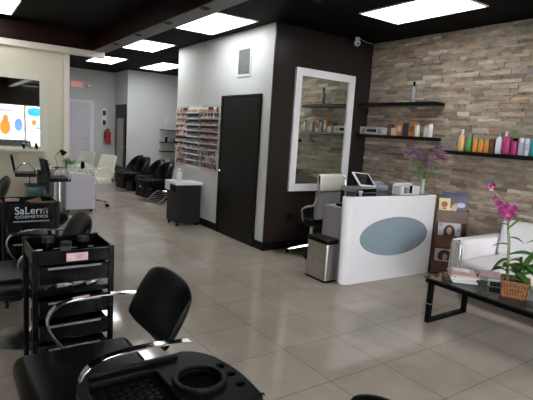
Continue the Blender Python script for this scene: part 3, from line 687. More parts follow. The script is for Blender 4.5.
# clutter in and on the trolleys
def blower(lab, loc, rz, c):
    t = thing('hair_dryer', lab, 'hair dryer', loc, rz, 'hair dryers')
    obj('barrel', MB().cyl((-.09, 0, .04), (.08, 0, .04), .036, .028).cyl((-.11, 0, .04), (-.09, 0, .04), .026, .036), c, t, bevel=.003)
    obj('nozzle', MB().cyl((.08, 0, .04), (.13, 0, .04), .026, .020), 'black_plastic', t); obj('handle', MB().tube([(-.03, 0, .03), (-.02, .09, .02), (-.01, .15, .018)], [.018, .016, .015]), c, t)
blower('black hair dryer lying in the lettered trolley top, at left', (.455, 4.29, .80), .3, 'black_plastic')
blower('brown hair dryer lying in the lettered trolley top, at right', (.70, 4.25, .80), 2.8, 'wood_brown')
t = thing('clip_bowl', 'small pink bowl in the lettered trolley top', 'bowl', (.465, 4.43, .80))
obj('bowl', MB().lathe([(.02, 0), (.05, .04), (.055, .07), (.05, .07), (.045, .045), (.015, .006)], n=22), 'pink_paper', t)
t = thing('hair_brush', 'round red-brown hair brush in the lettered trolley top', 'brush', (.575, 4.40, .83), .5)
obj('bristle_head', MB().cyl((0, 0, 0), (.12, 0, .02), .025, n=16), 'wicker', t); obj('handle', MB().cyl((-.12, 0, -.02), (0, 0, 0), .010, .012), 'black_plastic', t)
for k, (x, y, c, lab) in enumerate([(.52, 2.65, 'white_plastic', 'white comb packet'), (.60, 2.66, 'pink_paper', 'pinkish hair colour tube'), (.67, 2.65, 'white_plastic', 'pale cream tube'), (.45, 2.66, 'teal_panel', 'teal hair colour tube')]):
    tag(obj('colour_tube', MB().cyl((-.03, 0, .012), (.03, 0, .012), .012, .010, n=12).cyl((.03, 0, .012), (.045, 0, .012), .006, n=10), c, loc=(x, y, .644), rot=(0, 0, .3 * k), bevel=.001), lab + ' on the open shelf of the labelled trolley', 'tube', 'tubes on the trolley shelf')
for k, (x, y, h, c, lab) in enumerate([(.47, 2.80, .10, 'black_plastic', 'black round jar'), (.56, 2.78, .07, 'grey_plastic', 'grey low jar'), (.66, 2.80, .09, 'black_plastic', 'black tall jar')]):
    t = thing('jar', lab + ' in the top of the labelled trolley', 'jar', (x, y, .799), 0, 'jars in the trolley top')
    obj('body', MB().cyl((0, 0, 0), (0, 0, h * .7), .03), c, t, bevel=.003); obj('lid', MB().cyl((0, 0, h * .7), (0, 0, h), .032), 'black_matte', t, bevel=.003)

# foreground trolley with moulded rubber tray
t = thing('tray_trolley', 'black trolley in the foreground with a moulded tool tray and round bowl well', 'trolley', (.40, 1.06, 0))
hx, hy = .28, .2
for sx in (-1, 1):
    for sy in (-1, 1):
        obj('post', MB().box((sx * .16 + .07 - .015, sy * .085 + .04 - .015, .07), (sx * .16 + .07 + .015, sy * .085 + .04 + .015, .82)), 'black_plastic', t, bevel=.004)
        obj('caster', MB().cyl((sx * .16 + .056, sy * .085 + .04, .035), (sx * .16 + .084, sy * .085 + .04, .035), .035, n=16).cyl((sx * .16 + .07, sy * .085 + .04, .035), (sx * .16 + .07, sy * .085 + .04, .075), .01, n=8), 'black_rubber', t)
for k in range(4): obj('drawer', MB().box((-.08, -.06, .14 + k * .16), (.22, .14, .25 + k * .16)), 'black_plastic', t, bevel=.006)
# outline in world coordinates, right side bowed
out = [(-.14, -.12), (.25, -.12), (.288, -.11), (.292, -.10), (.298, 0.0), (.29, .08), (.27, .15), (.235, .195), (.20, .215), (-.10, .205)]
out = [(p.x, p.y) for p in smoothpath([(a, b, 0) for a, b in out[1:9]], 5)] + [(-.10, .185), (-.125, .165), (-.135, .13), out[0]]
ty = obj('tray_floor', MB().prism(out, .818, .834), 'black_rubber', t, bevel=.004)
recess = rrect(-.105, -.10, .085, .15, .03); well = circ(.175, .03, .066); holes = [circ(.262, .075, .0125, 16), circ(.268, .02, .0125, 16), circ(.262, -.04, .0125, 16)]
# the recess reaches round the bowl well as in the moulding
plate('tray_rim', out, [recess, circ(.172, .03, .060)] + holes, .834, .856, 'black_rubber', t)
plate('bowl_ring', circ(.172, .03, .076), [circ(.172, .03, .060)], .855, .868, 'black_rubber', t, bevel=.003)
obj('raised_edge', MB().box((-.09, .172, .854), (.17, .190, .868)), 'black_rubber', t, bevel=.004)
mb = MB(); r = .0105
for i in range(9):
    for j in range(11):
        x = -.093 + i * .0215; y = -.088 + j * .0215 + (.01075 if i % 2 else 0)
        if x < .075 and y < .142: mb.cyl((x, y, .834), (x, y, .838), r, r * .8, n=6)
obj('hex_mat', mb, 'black_rubber', t, smooth=False)
mb = MB()
for i in range(7):
    for j in range(7):
        x = .172 - .05 + i * .0175; y = .03 - .05 + j * .0175
        if math.hypot(x - .172, y - .03) < .05: mb.cyl((x, y, .834), (x, y, .838), .007, .005, n=8)
obj('bowl_studs', mb, 'black_rubber', t, smooth=False)

# ------------------------------------------------------------------ reception desk
t = thing('reception_desk', 'glossy white reception desk with rounded corner and blue-grey oval panel', 'desk', (3.45 - (3.45 * .99875 + 3.43 * .04998), 3.43 - (3.43 * .99875 - 3.45 * .04998), 0), -.05)
c1 = [(3.45 + .09 - .09 * math.cos(a), 3.43 + .09 - .09 * math.sin(a)) for a in [PI / 2 * k / 10 for k in range(11)]]
c2 = [(4.85 - .07 + .07 * math.sin(a), 3.50 - .07 * math.cos(a)) for a in [PI / 2 * k / 8 for k in range(9)]]
outer = c1 + c2 + [(4.85, 3.62)]
inn = [(4.81, 3.62), (4.81, 3.52), (4.78, 3.47), (3.54, 3.47), (3.485, 3.50)]
body = obj('body', MB().prism(outer + inn, 0.0, .955), 'white_gloss', t, bevel=.008, seg=2)
# lean of the front: the foot steps out less than the top
for v in body.data.vertices:
    if v.co.z > .5: v.co.x += -.03 if v.co.x < 3.6 else (.0)
mb = MB(); n = 48; mb.prism([(4.17 + .535 * math.cos(2 * PI * k / n), .50 + .220 * math.sin(2 * PI * k / n)) for k in range(n)], 0, .012)
ov = obj('oval_panel', mb, 'desk_oval', t, label='blue-grey oval panel', bevel=.002); ov.rotation_euler = (PI / 2, 0, 0); ov.location = (0, 3.434, 0)
obj('side_panel', MB().prism([(3.50, 3.51), (3.93, 3.96), (3.96, 3.93), (3.56, 3.51)], 0, .922), 'white_plastic', t, bevel=.002)
obj('countertop', MB().prism([(3.50, 3.475), (4.805, 3.475), (4.805, 3.98), (3.92, 3.98), (3.49, 3.53)], .925, .95), 'tint_glass', t, bevel=.003, label='dark glossy countertop')
obj('back_panel', MB().box((4.81, 3.63, 0), (4.845, 3.98, .92)), 'white_plastic', t, bevel=.003)
CT = .951
t = thing('pos_tablet', 'tilted black-screened tablet in white frame on the reception desk', 'tablet', (4.02, 3.80, CT + .051), .15)
obj('base', MB().box((-.10, -.07, 0), (.10, .08, .015)), 'grey_plastic', t, bevel=.004); obj('stand', MB().box((-.03, .0, .01), (.03, .02, .09), rot=(.0, 0, 0)), 'grey_plastic', t)
sf = obj('bezel', MB().box((-.165, -.008, -.10), (.165, .008, .10)), 'white_plastic', t, bevel=.008); sf.rotation_euler = (-.75, .08, 0); sf.location = (0, 0, .09)
obj('screen', MB().box((-.135, -.0095, -.082), (.135, -.0075, .082)), 'screen', sf)
t = thing('card_terminal', 'blue-grey card terminal beside the tilted tablet', 'card terminal', (4.33, 3.84, CT), -.1)
obj('body', MB().box((-.08, -.08, .03), (.08, .08, .09), rot=(.3, 0, 0)), 'blue_grey', t, bevel=.01); obj('keypad', MB().box((-.06, -.06, .09), (.06, .02, .096), rot=(.3, 0, 0), piv=(0, 0, .06)), 'grey_plastic', t); obj('foot', MB().box((-.07, -.06, 0), (.07, .06, .03)), 'grey_plastic', t)
t = thing('cash_drawer', 'long dark cash drawer on the left end of the reception desk', 'cash drawer', (4.02, 3.83, CT))
obj('body', MB().box((-.2, -.12, 0), (.13, .13, .05)), 'grey_plastic', t, bevel=.005); obj('front', MB().box((-.19, -.128, .006), (.12, -.12, .045)), 'black_plastic', t)
t = thing('paper_cup', 'tiny white cup on the front edge of the reception desk', 'cup', (3.73, 3.56, CT))
obj('cup_body', MB().lathe([(.016, 0), (.024, .045), (.021, .045), (.014, .004)], n=18), 'white_plastic', t); obj('rim', MB().lathe([(.021, .043), (.025, .043), (.025, .048), (.021, .048)], n=18), 'white_plastic', t)
t = thing('card_holder', 'white open box of small cards and bottles on the reception desk', 'holder', (4.44, 3.52, CT), -.05)
obj('box', MB().box((-.16, -.06, 0), (.16, .07, .01)).box((-.16, .058, 0), (.16, .07, .11)).box((-.16, -.06, 0), (-.148, .058, .10)).box((.148, -.06, 0), (.16, .058, .10)).box((-.14, .04, .11), (.13, .075, .13)), 'white_plastic', t, bevel=.004)
for k, (x, c, h) in enumerate([(-.11, 'leaf_light', .09), (-.06, 'paper', .10), (-.01, 'grey_plastic', .07), (.03, 'blue_grey', .06), (.08, 'black_plastic', .09), (.115, 'mirror_frame_cream', .08)]):
    tag(obj('small_card', MB().box((-.018, -.006, 0), (.018, .006, h)), c, loc=(4.44 + x, 3.52 - x * .05, CT + .011), bevel=.001), ['green', 'white', 'grey', 'blue', 'black', 'cream'][k] + ' small card standing in the white box on the desk', 'card', 'cards in the white box')
t = thing('flower_vase', 'slim clear vase of purple flowers on the right end of the reception desk', 'vase', (4.70, 3.50, CT))
obj('vase', MB().lathe([(.035, 0), (.038, .01), (.026, .08), (.022, .15), (.032, .20), (.028, .20), (.018, .15), (.022, .08), (.03, .014)], n=22), 'clear_acrylic', t)
mb = MB(); mf = MB(); ml = MB(); rx, ry = .83 * .0 + .80, -.60      # spread across the line of sight
heads = [(-.21, .50), (-.15, .53), (-.10, .46), (-.03, .42), (-.07, .50), (.10, .50), (.14, .54), (.20, .49), (.23, .44), (.17, .46), (.03, .35), (.07, .40), (-.18, .45), (.0, .30)]
for u, z in heads:
    dpt = random.uniform(-.05, .05); x = u * .6 + dpt * .5; y = -u * .75 + dpt * .6
    mb.tube(smoothpath([(0, 0, .02), (x * .15, y * .15, z * .45), (x * .7, y * .7, z * .85), (x, y, z)], 4), .0032, n=5)
    for k in range(8):
        a = random.uniform(0, 2 * PI); p = Vector((x, y, z)) + Vector((random.uniform(-.04, .04), random.uniform(-.04, .04), random.uniform(-.035, .035)))
        mf.leaf(p, (math.cos(a), math.sin(a), random.uniform(-.2, .8)), .045, .017, droop=.3); mf.leaf(p, (math.cos(a + 2), math.sin(a + 2), random.uniform(-.2, .8)), .03, .011, droop=.3); mf.leaf(p, (math.cos(a + 4), math.sin(a + 4), .3), .03, .011, droop=.3)
for k in range(46):
    a = random.uniform(0, 2 * PI); q = random.uniform(-.16, .16); ml.leaf((q * .6, -q * .75, random.uniform(.24, .40)), (math.cos(a), math.sin(a), random.uniform(-.1, .8)), random.uniform(.06, .11), .011, droop=.4)
for k in range(6): ml.leaf((0, 0, .1 + .02 * k), (math.cos(k * 2.1), math.sin(k * 2.1), 1.6), .16, .012, droop=.2)
obj('stems', mb, 'stem', t); obj('flowers', mf, 'lilac_bloom', t, label='purple blossoms'); obj('foliage', ml, 'leaf', t, label='green foliage')

# behind the desk
t = thing('office_chair', 'high-backed pale office chair behind the reception desk', 'chair', (4.00, 4.64, 0), -1.45)
mb = MB(); mb.box((.22, -.22, .88), (.29, .22, 1.10)); obj('headrest', mb, 'cream_leather', t, bevel=.03, seg=3, label='cream upper back')
obj('backrest', MB().box((.21, -.225, .52), (.27, .225, .88)), 'blue_grey_soft' if 'blue_grey_soft' in M else cm('grey_mesh', (.28, .28, .27), .4), t, bevel=.025, seg=3, label='grey mesh lower back')
obj('seat', MB().box((-.25, -.25, .42), (.24, .25, .52)), 'leather', t, bevel=.04, seg=4)
for sy in (-1, 1): obj('armrest', MB().tube(smoothpath([(.28, sy * .235, 1.08), (.31, sy * .26, .9), (.26, sy * .27, .72), (.16, sy * .27, .68), (.06, sy * .27, .62), (.08, sy * .25, .48)]), .014), 'chrome', t)
obj('column', MB().cyl((0, 0, .1), (0, 0, .42), .028), 'chrome', t)
mb = MB()
for k in range(5):
    a = 2 * PI * k / 5 + .3; mb.tube([(0, 0, .12), (.3 * math.cos(a), .3 * math.sin(a), .05)], [.028, .014])
obj('star_base', mb, 'chrome', t)
for k in range(5):
    a = 2 * PI * k / 5 + .3; obj('caster', MB().ball((.3 * math.cos(a), .3 * math.sin(a), .028), .028), 'black_plastic', t)
t = thing('drawer_pedestal', 'white drawer pedestal beside the bin behind the reception desk', 'cabinet', (4.12, 4.20, 0))
obj('body', MB().box((-.19, -.14, 0), (.17, .16, .72)), 'lilac_white', t, bevel=.006)
for k in range(3): obj('drawer', MB().box((-.18, -.15, .05 + k * .22), (.16, -.14, .25 + k * .22)), 'lilac_white', t, bevel=.003)
tag(obj('black_pouch', MB().box((-.06, -.05, 0), (.07, .05, .03)), 'black_plastic', loc=(4.05, 4.16, .721), bevel=.012, seg=3), 'small black pouch on the white drawer pedestal', 'pouch')

# bin
t = thing('trash_bin', 'rectangular steel trash bin with black lid left of the reception desk', 'trash bin', (3.41, 3.75, 0), -.02)
obj('body', MB().prism(rrect(-.085, -.17, .085, .17, .03), .02, .42), 'steel', t, bevel=.003)
obj('lid', MB().prism(rrect(-.092, -.178, .092, .178, .033), .42, .47), 'black_plastic', t, bevel=.008)
obj('foot_rim', MB().prism(rrect(-.09, -.175, .09, .175, .032), 0, .022), 'black_plastic', t, bevel=.003)

# ------------------------------------------------------------------ wall shelves on the stone
SX = XR - .04
def shelf(lab, y0, y1, z, dpt=.20):
    return tag(obj('wall_shelf', MB().box((SX - dpt, y0, z - .045), (SX + .02, y1, z)), 'black_base', bevel=.003), lab, 'shelf', 'black floating shelves on the stone wall')
shelf('upper black floating shelf on the stone wall, holding one bottle', 3.68, 4.98, 2.075)
shelf('middle black floating shelf on the stone wall, holding the radio', 3.68, 4.98, 1.635)
shelf('long lower black floating shelf on the stone wall, filled with hair products', 1.5, 3.46, 1.49)
def bottle(lab, y, z, r, h, cb_, cc, capf=.22, name='bottle', neck=.45, x=None, group=None, cat='bottle'):
    t = thing(name, lab, cat, (x if x else SX - .10, y, z), 0, group)
    zb = h * (1 - capf)
    obj('body', MB().lathe([(r * .92, 0), (r, .006), (r, zb * .82), (r * neck, zb)], n=18), cb_, t)
    obj('cap', MB().cyl((0, 0, zb), (0, 0, h), r * neck, r * neck * .95, n=14), cc, t, bevel=.001)
    return t
bottle('grey clear bottle with dark cap alone on the upper shelf', 4.09, 2.076, .034, .27, 'silver_grey' if 'silver_grey' in M else cm('silver_grey', (.30, .28, .32), .25), 'black_plastic')
# radio
t = thing('radio', 'silver radio on the left end of the middle shelf', 'radio', (SX - .10, 4.70, 1.636))
obj('case', MB().box((-.07, -.23, 0), (.07, .23, .105)), cm('silver_case', (.50, .49, .46), .35), t, bevel=.008)
obj('display', MB().box((-.074, -.09, .03), (-.07, .09, .075)), 'screen', t)
for sy in (-1, 1): obj('speaker_grille', MB().cyl((-.07, sy * .15, .05), (-.075, sy * .15, .05), .035, n=20), 'grey_plastic', t)
G2 = 'products on the middle shelf'
def pbox(lab, y, z, w, h, d, m, g, face=None):
    t = thing('product_box', lab, 'box', (SX - .10, y, z), 0, g)
    obj('carton', MB().box((-d / 2, -w / 2, 0), (d / 2, w / 2, h)), m, t, bevel=.002)
    if face: obj('printed_band', MB().box((-d / 2 - .001, -w * .35, h * .3), (-d / 2 + .0005, w * .35, h * .7)), face, t, smooth=False)
cm('amber', (.42, .16, .06), .35); cm('peach', (.65, .42, .32), .5); cm('darkbox', (.03, .03, .04), .4); cm('orange', (.75, .30, .05), .3); cm('orange_pale', (.80, .48, .20), .3); cm('magenta', (.50, .04, .18), .35)
cm('teal', (.02, .32, .36), .35); cm('green', (.12, .34, .08), .35); cm('goldcap', (.55, .40, .15), .3); cm('cream_jar', (.62, .62, .52), .35); cm('lilac', (.55, .50, .70), .4)
pbox('brown box standing beside the radio', 4.41, 1.636, .05, .15, .08, 'wood_brown', G2)
pbox('small peach box in front of the brown and amber boxes', 4.33, 1.636, .09, .10, .07, 'peach', G2)
pbox('amber box left of the dark box on the middle shelf', 4.23, 1.636, .08, .185, .08, 'amber', G2, 'peach')
pbox('dark navy box between two amber boxes', 4.13, 1.636, .09, .17, .08, 'darkbox', G2)
pbox('amber box right of the dark box on the middle shelf', 4.03, 1.636, .09, .19, .08, 'amber', G2, 'wood_brown')
for y, lab in ((3.99, 'left'), (3.95, 'right')): pass
bottle('pale jar next to the amber box, left of the jar pair', 3.925, 1.636, .034, .15, 'cream_jar', 'cream_jar', .2, 'jar', .9, group=G2, cat='jar', x=SX - .15)
bottle('pale jar with gold lid, right of the jar pair', 3.845, 1.636, .034, .15, 'cream_jar', 'goldcap', .2, 'jar', .9, group=G2, cat='jar', x=SX - .07)
bottle('white tube at the right end of the middle shelf', 3.735, 1.636, .028, .19, 'white_plastic', 'grey_plastic', .15, 'tube', .8, group=G2, cat='tube', x=SX - .14)
G3 = 'hair products on the long lower shelf'
Z3 = 1.491
bottle('orange clear bottle with white cap at the left end of the long shelf', 3.31, Z3, .036, .26, 'orange_pale', 'white_plastic', .2, group=G3)
bottle('green bottle next to the orange bottle on the long shelf', 3.21, Z3, .036, .20, 'green', 'silver_grey', .2, neck=.8, group=G3)
for y, lab in ((3.13, 'first'), (3.055, 'second'), (2.985, 'third')): bottle('orange jar on the long shelf, %s of three orange jars from the left' % lab, y, Z3, .034, .155, 'orange', 'goldcap', .2, 'jar', .92, group=G3, cat='jar')
pbox('dark brown box right of the orange jars', 2.92, Z3, .055, .16, .07, 'wood_brown', G3)
bottle('tall white bottle between brown box and magenta bottle', 2.85, Z3, .036, .235, 'white_plastic', 'silver_grey', .2, group=G3)
bottle('silver bottle squeezed behind the tall white one', 2.81, Z3, .028, .25, 'silver_grey', 'white_plastic', .2, group=G3, x=SX - .04)
bottle('magenta bottle right of the tall white bottle', 2.76, Z3, .040, .19, 'magenta', 'magenta', .15, neck=.8, group=G3)
bottle('dark magenta bottle right of the brighter magenta one', 2.675, Z3, .034, .18, 'magenta', 'black_plastic', .2, neck=.8, group=G3)
bottle('green capped bottle behind the magenta bottles', 2.71, Z3, .030, .26, 'green', 'green', .2, group=G3, x=SX - .04)
bottle('lilac and white tube left of the teal bottles', 2.595, Z3, .034, .185, 'lilac', 'white_plastic', .25, 'tube', .9, group=G3, cat='tube')
pbox('white box with lilac band next to the lilac tube', 2.53, Z3, .04, .18, .06, 'white_plastic', G3, 'lilac')
bottle('teal bottle on the long shelf, left of the teal pair', 2.465, Z3, .034, .19, 'teal', 'teal', .2, neck=.8, group=G3)
bottle('teal bottle on the long shelf, right of the teal pair', 2.385, Z3, .034, .20, 'teal', 'white_plastic', .2, neck=.8, group=G3)
for k in range(2): bottle('red bottle farther right on the long shelf, %s past the teal pair' % ORD[k], 2.29 - .09 * k, Z3, .034, .16, 'red', 'white_plastic', .2, neck=.8, group=G3)

# ------------------------------------------------------------------ magazine rack
t = thing('magazine_rack', 'brown wooden three tier magazine rack between desk and white sofa', 'rack', (4.94, 3.20, 0), -PI / 4)   # front faces local -Y
w = .18
obj('back_board', MB().box((-w, .12, .0), (w, .13, .90)), 'wood_brown', t, bevel=.002)
for sx in (-1, 1):
    mb = MB(); o_ = sx * w; mb.prism([(0, 0), (.13, 0), (.13, .80), (.08, .80)], -.006, .006)
    s_ = obj('side_panel', mb, 'wood_brown', t, bevel=.001); s_.rotation_euler = (PI / 2, 0, PI / 2); s_.location = (o_, 0, 0)
tiers = [(.03, .0), (.34, .025), (.64, .05)]
for z, y in tiers:
    obj('pocket', MB().box((-w + .006, y - .012, z), (w - .006, y, z + .14), rot=(-.1, 0, 0)).box((-w + .006, y, z), (w - .006, .12, z + .01)), 'wood_brown', t, bevel=.002)
def cover(name, lab, lx, ly, z, w_, h_, m, rot, shapes, root=(4.94, 3.20), rz=-PI / 4, tilt=-.16):
    c, s_ = math.cos(rz), math.sin(rz); wx, wy = root[0] + lx * c - ly * s_, root[1] + lx * s_ + ly * c
    g = thing(name, lab, 'magazine', (wx, wy, z), rz, 'magazines in the wooden rack'); g.rotation_euler = (tilt, rot, rz)
    obj('cover', MB().box((-w_ / 2, 0, 0), (w_ / 2, .006, h_)), m, g, bevel=.0008)
    for k, (mm, pts) in enumerate(shapes):
        p = obj('printed_picture', MB().prism(pts, 0, .0006), mm, g, smooth=False); p.rotation_euler = (PI / 2, 0, 0); p.location = (0, -.0002 - .0007 * k, 0)
def ell(cx, cz, rx_, rz_, n=24): return [(cx + rx_ * math.cos(2 * PI * k / n), cz + rz_ * math.sin(2 * PI * k / n)) for k in range(n)]
def rect(x0, z0, x1, z1): return [(x0, z0), (x1, z0), (x1, z1), (x0, z1)]
cm('yellow_cover', (.72, .66, .30), .4); cm('purple_cover', (.06, .035, .09), .35); cm('pale_cover', (.62, .62, .62), .4); cm('blush', (.65, .42, .36), .5); cm('navy', (.03, .04, .12), .4)
cover('magazine', 'dark navy magazine at the back of the top tier', .03, .11, .66, .27, .33, 'navy', 0, [])
cover('magazine', 'dark purple magazine with a figure in the top tier, beside the yellow one', .045, .07, .66, .23, .29, 'purple_cover', 0, [('lilac', ell(.05, .19, .05, .03)), ('skin_print', ell(-.02, .17, .035, .04)), ('blush', rect(-.08, .10, .0, .15)), ('wood_brown', ell(-.05, .22, .03, .035))])
cover('magazine', 'small yellow magazine with a red disc in the top tier', -.095, .055, .66, .13, .265, 'yellow_cover', 0, [('red', ell(0, .19, .035, .035)), ('wood_brown', rect(-.02, .135, .02, .15))])
cover('magazine', 'pale magazine showing a long-haired face in the middle tier', -.01, .05, .36, .26, .27, 'pale_cover', 0, [('blue_grey', rect(-.12, .22, -.08, .26)), ('hair_print', ell(.0, .16, .065, .085)), ('hair_print', rect(-.065, .08, .065, .15)), ('skin_print', ell(0, .17, .030, .045)), ('blue_grey', rect(.09, .17, .125, .21))])
cover('magazine', 'pale magazine showing a curly dark-haired face in the lowest tier', -.03, .03, .05, .24, .26, 'pale_cover', 0, [('hair_print', ell(.0, .19, .08, .055)), ('hair_print', ell(-.045, .165, .04, .045)), ('hair_print', ell(.045, .165, .04, .045)), ('skin_print', ell(0, .165, .030, .040))])
cover('magazine', 'cream magazine at the back of the lowest tier', .02, .09, .05, .26, .29, 'peach', 0, [('hair_print', rect(-.09, .24, -.02, .28))])

# ------------------------------------------------------------------ white sofa
t = thing('white_sofa', 'white leather sofa with chrome frame against the stone wall', 'sofa', (0, 0, 0))
obj('base', MB().box((4.30, .82, .10), (5.12, 2.62, .24)), 'white_leather', t, bevel=.02, seg=3)
for y0, y1 in ((1.75, 2.615), (.83, 1.745)):
    obj('seat_cushion', MB().box((4.24, y0, .24), (4.96, y1, .42)), 'white_leather', t, bevel=.04, seg=4)
    obj('back_cushion', MB().box((4.90, y0, .40), (5.08, y1, .80), rot=(0, .10, 0)), 'white_leather', t, bevel=.05, seg=4)
for y0, y1 in ((2.625, 2.765), (.62, .81)):
    obj('armrest', MB().box((4.29, y0, .10), (5.14, y1, .61)), 'white_leather', t, bevel=.035, seg=4)
    ym = y0 - .005 if y0 > 2 else y1 + .005
    fr = []
    pts = [(4.275, y0 + .02, .0), (4.275, y0 + .02, .56), (4.275, y0 + .04, .605), (4.275, y1 - .04, .605), (4.275, y1 - .02, .56), (4.275, y1 - .02, .0)]
    obj('frame_tube', MB().tube(pts, .012, n=10), 'chrome', t)
    obj('frame_tube', MB().tube([(4.275, y0 + .01, .585), (4.275, y0 - .01, .36), (4.28, y0 - .01, .1)], .009, n=8), 'chrome', t)
    obj('frame_tube', MB().tube([(5.13, (y0 + y1) / 2, 0), (5.13, (y0 + y1) / 2, .1)], .014, n=8), 'chrome', t)
obj('front_rail', MB().tube([(4.26, .82, .09), (4.26, 2.66, .09)], .012), 'chrome', t)

# ------------------------------------------------------------------ coffee table
t = thing('coffee_table', 'low coffee table with dark glass top and black square-tube frame', 'table', (0, 0, 0))
X0, X1, Y0, Y1 = 3.43, 4.10, 1.02, 2.43
obj('glass_top', MB().box((X0, Y0, .395), (X1, Y1, .407)), 'table_glass' if 'table_glass' in M else mat('table_glass', (.02, .03, .03), .03, spec=.7, alpha=.90, vary=.02), t, bevel=.002)
obj('top_frame', MB().box((X0 + .01, Y0 + .01, .355), (X0 + .05, Y1 - .01, .394)).box((X1 - .05, Y0 + .01, .355), (X1 - .01, Y1 - .01, .394)).box((X0 + .05, Y1 - .05, .355), (X1 - .05, Y1 - .01, .394)).box((X0 + .05, Y0 + .01, .355), (X1 - .05, Y0 + .05, .394)), 'black_plastic', t, bevel=.002)
for y in (Y1 - .06, Y0 + .06):
    for x in (X0 + .03, X1 - .10): obj('leg', MB().box((x - .02, y - .02, 0), (x + .02, y + .02, .355)), 'black_plastic', t, bevel=.002)
    obj('foot_rail', MB().box((X0 + .05, y - .02, 0), (X1 - .12, y + .02, .035)), 'black_plastic', t, bevel=.002)
obj('leg_clip', MB().box((X0 + .007, Y1 - .083, .17), (X0 + .053, Y1 - .037, .178)), 'chrome', t)
TZ = .408
cols = [('paper', 'white'), ('pale_cover', 'grey'), ('peach', 'peach'), ('paper', 'white-edged'), ('blush', 'blush pink'), ('pink_paper', 'dusty pink')]
cm('rose_cover', (.50, .33, .33), .4)
for k in range(6):
    g = thing('magazine', '%s magazine, %s from the bottom of the stack at the table end' % (cols[k][1], ORD[k]), 'magazine', (3.68 + random.uniform(-.01, .01), 2.23 + random.uniform(-.01, .01), TZ + k * .0105), .75 + random.uniform(-.15, .15), 'stacked magazines on the coffee table')
    obj('pages', MB().box((-.138, -.098, 0), (.138, .095, .0085)), 'paper', g, smooth=False); obj('cover', MB().box((-.14, -.10, .0085), (.14, .10, .0100)).box((-.14, .095, 0), (.14, .10, .0085)), cols[k][0], g, smooth=False)
    if k == 5:
        obj('printed_picture', MB().box((-.12, -.08, .0100), (-.02, .06, .0104)), 'blush', g, smooth=False); obj('printed_picture', MB().box((.0, -.06, .0100), (.12, .08, .0104)), 'paper', g, smooth=False)
for k in range(4):
    g = thing('magazine', '%s magazine, %s from the bottom of the stack nearer the sofa' % (['white', 'brownish', 'pink', 'rose'][k], ORD[k]), 'magazine', (3.95, 2.13, TZ + k * .0105), .45 + random.uniform(-.2, .2), 'stacked magazines on the coffee table')
    obj('pages', MB().box((-.108, -.078, 0), (.108, .075, .0085)), 'paper', g, smooth=False); obj('cover', MB().box((-.11, -.08, .0085), (.11, .08, .0100)).box((-.11, .075, 0), (.11, .08, .0085)), ['paper', 'wood_brown', 'blush', 'rose_cover'][k], g, smooth=False)
t = thing('card_box', 'small white box with black printed front on the coffee table', 'box', (3.77, 1.975, TZ), -.9)
obj('carton', MB().box((-.06, -.03, 0), (.06, .03, .05)), 'white_plastic', t, bevel=.003); obj('printed_panel', MB().box((-.05, -.0315, .008), (.05, -.030, .043)), 'black_plastic', t)
for k in range(3): obj('printed_mark', MB().box((-.04 + k * .03, -.0325, .016), (-.02 + k * .03, -.0315, .035)), 'grey_plastic', t)

# basket with orchid
t = thing('wicker_basket', 'square brown wicker basket on the coffee table', 'basket', (3.68, 1.78, TZ), -1.1)
mb = MB(); hw = .10; H = .125
for k in range(11):
    q = -hw + k * 2 * hw / 10
    for a, b2 in (((q, -hw), 0), ((q, hw), 0), ((-hw, q), 0), ((hw, q), 0)): mb.cyl((a[0] * .86, a[1] * .86, 0), (a[0], a[1], H), .007, n=6)
obj('stakes', mb, 'wicker', t)
mb = MB()
for k in range(4):
    z = .014 + k * .033; s_ = (.86 + .14 * z / H) * hw; mb.tube([(-s_, -s_, z), (s_, -s_, z), (s_, s_, z), (-s_, s_, z)], .0075, n=6, closed=True)
obj('weave', mb, 'wicker', t); obj('rim', MB().tube([(-hw, -hw, H), (hw, -hw, H), (hw, hw, H), (-hw, hw, H)], .011, closed=True), 'wicker', t)
obj('liner', MB().box((-hw * .8, -hw * .8, .002), (hw * .8, hw * .8, H * .85)), 'soil', t, label='dark soil and liner')
sx_, sy_ = 3.66, 1.84
t = thing('orchid', 'potted orchid with magenta blooms on a tall stalk, in the wicker basket', 'plant', (sx_, sy_, TZ + .107))
P0 = Vector((sx_, sy_, TZ + .107))
def L_(x, y, z): return Vector((x, y, z)) - P0
obj('stalk', MB().tube(smoothpath([L_(3.668, 1.835, .515), L_(3.661, 1.847, .664), L_(3.657, 1.855, .80), L_(3.648, 1.876, .934), L_(3.642, 1.889, 1.052), L_(3.616, 1.945, 1.148), L_(3.584, 2.012, 1.23)], 5), [.013 - .00028 * k for k in range(31)], n=8), 'stem', t)
lv = MB(); R_ = Vector((.43, -.90, 0))       # sideways, to the right as seen from the room
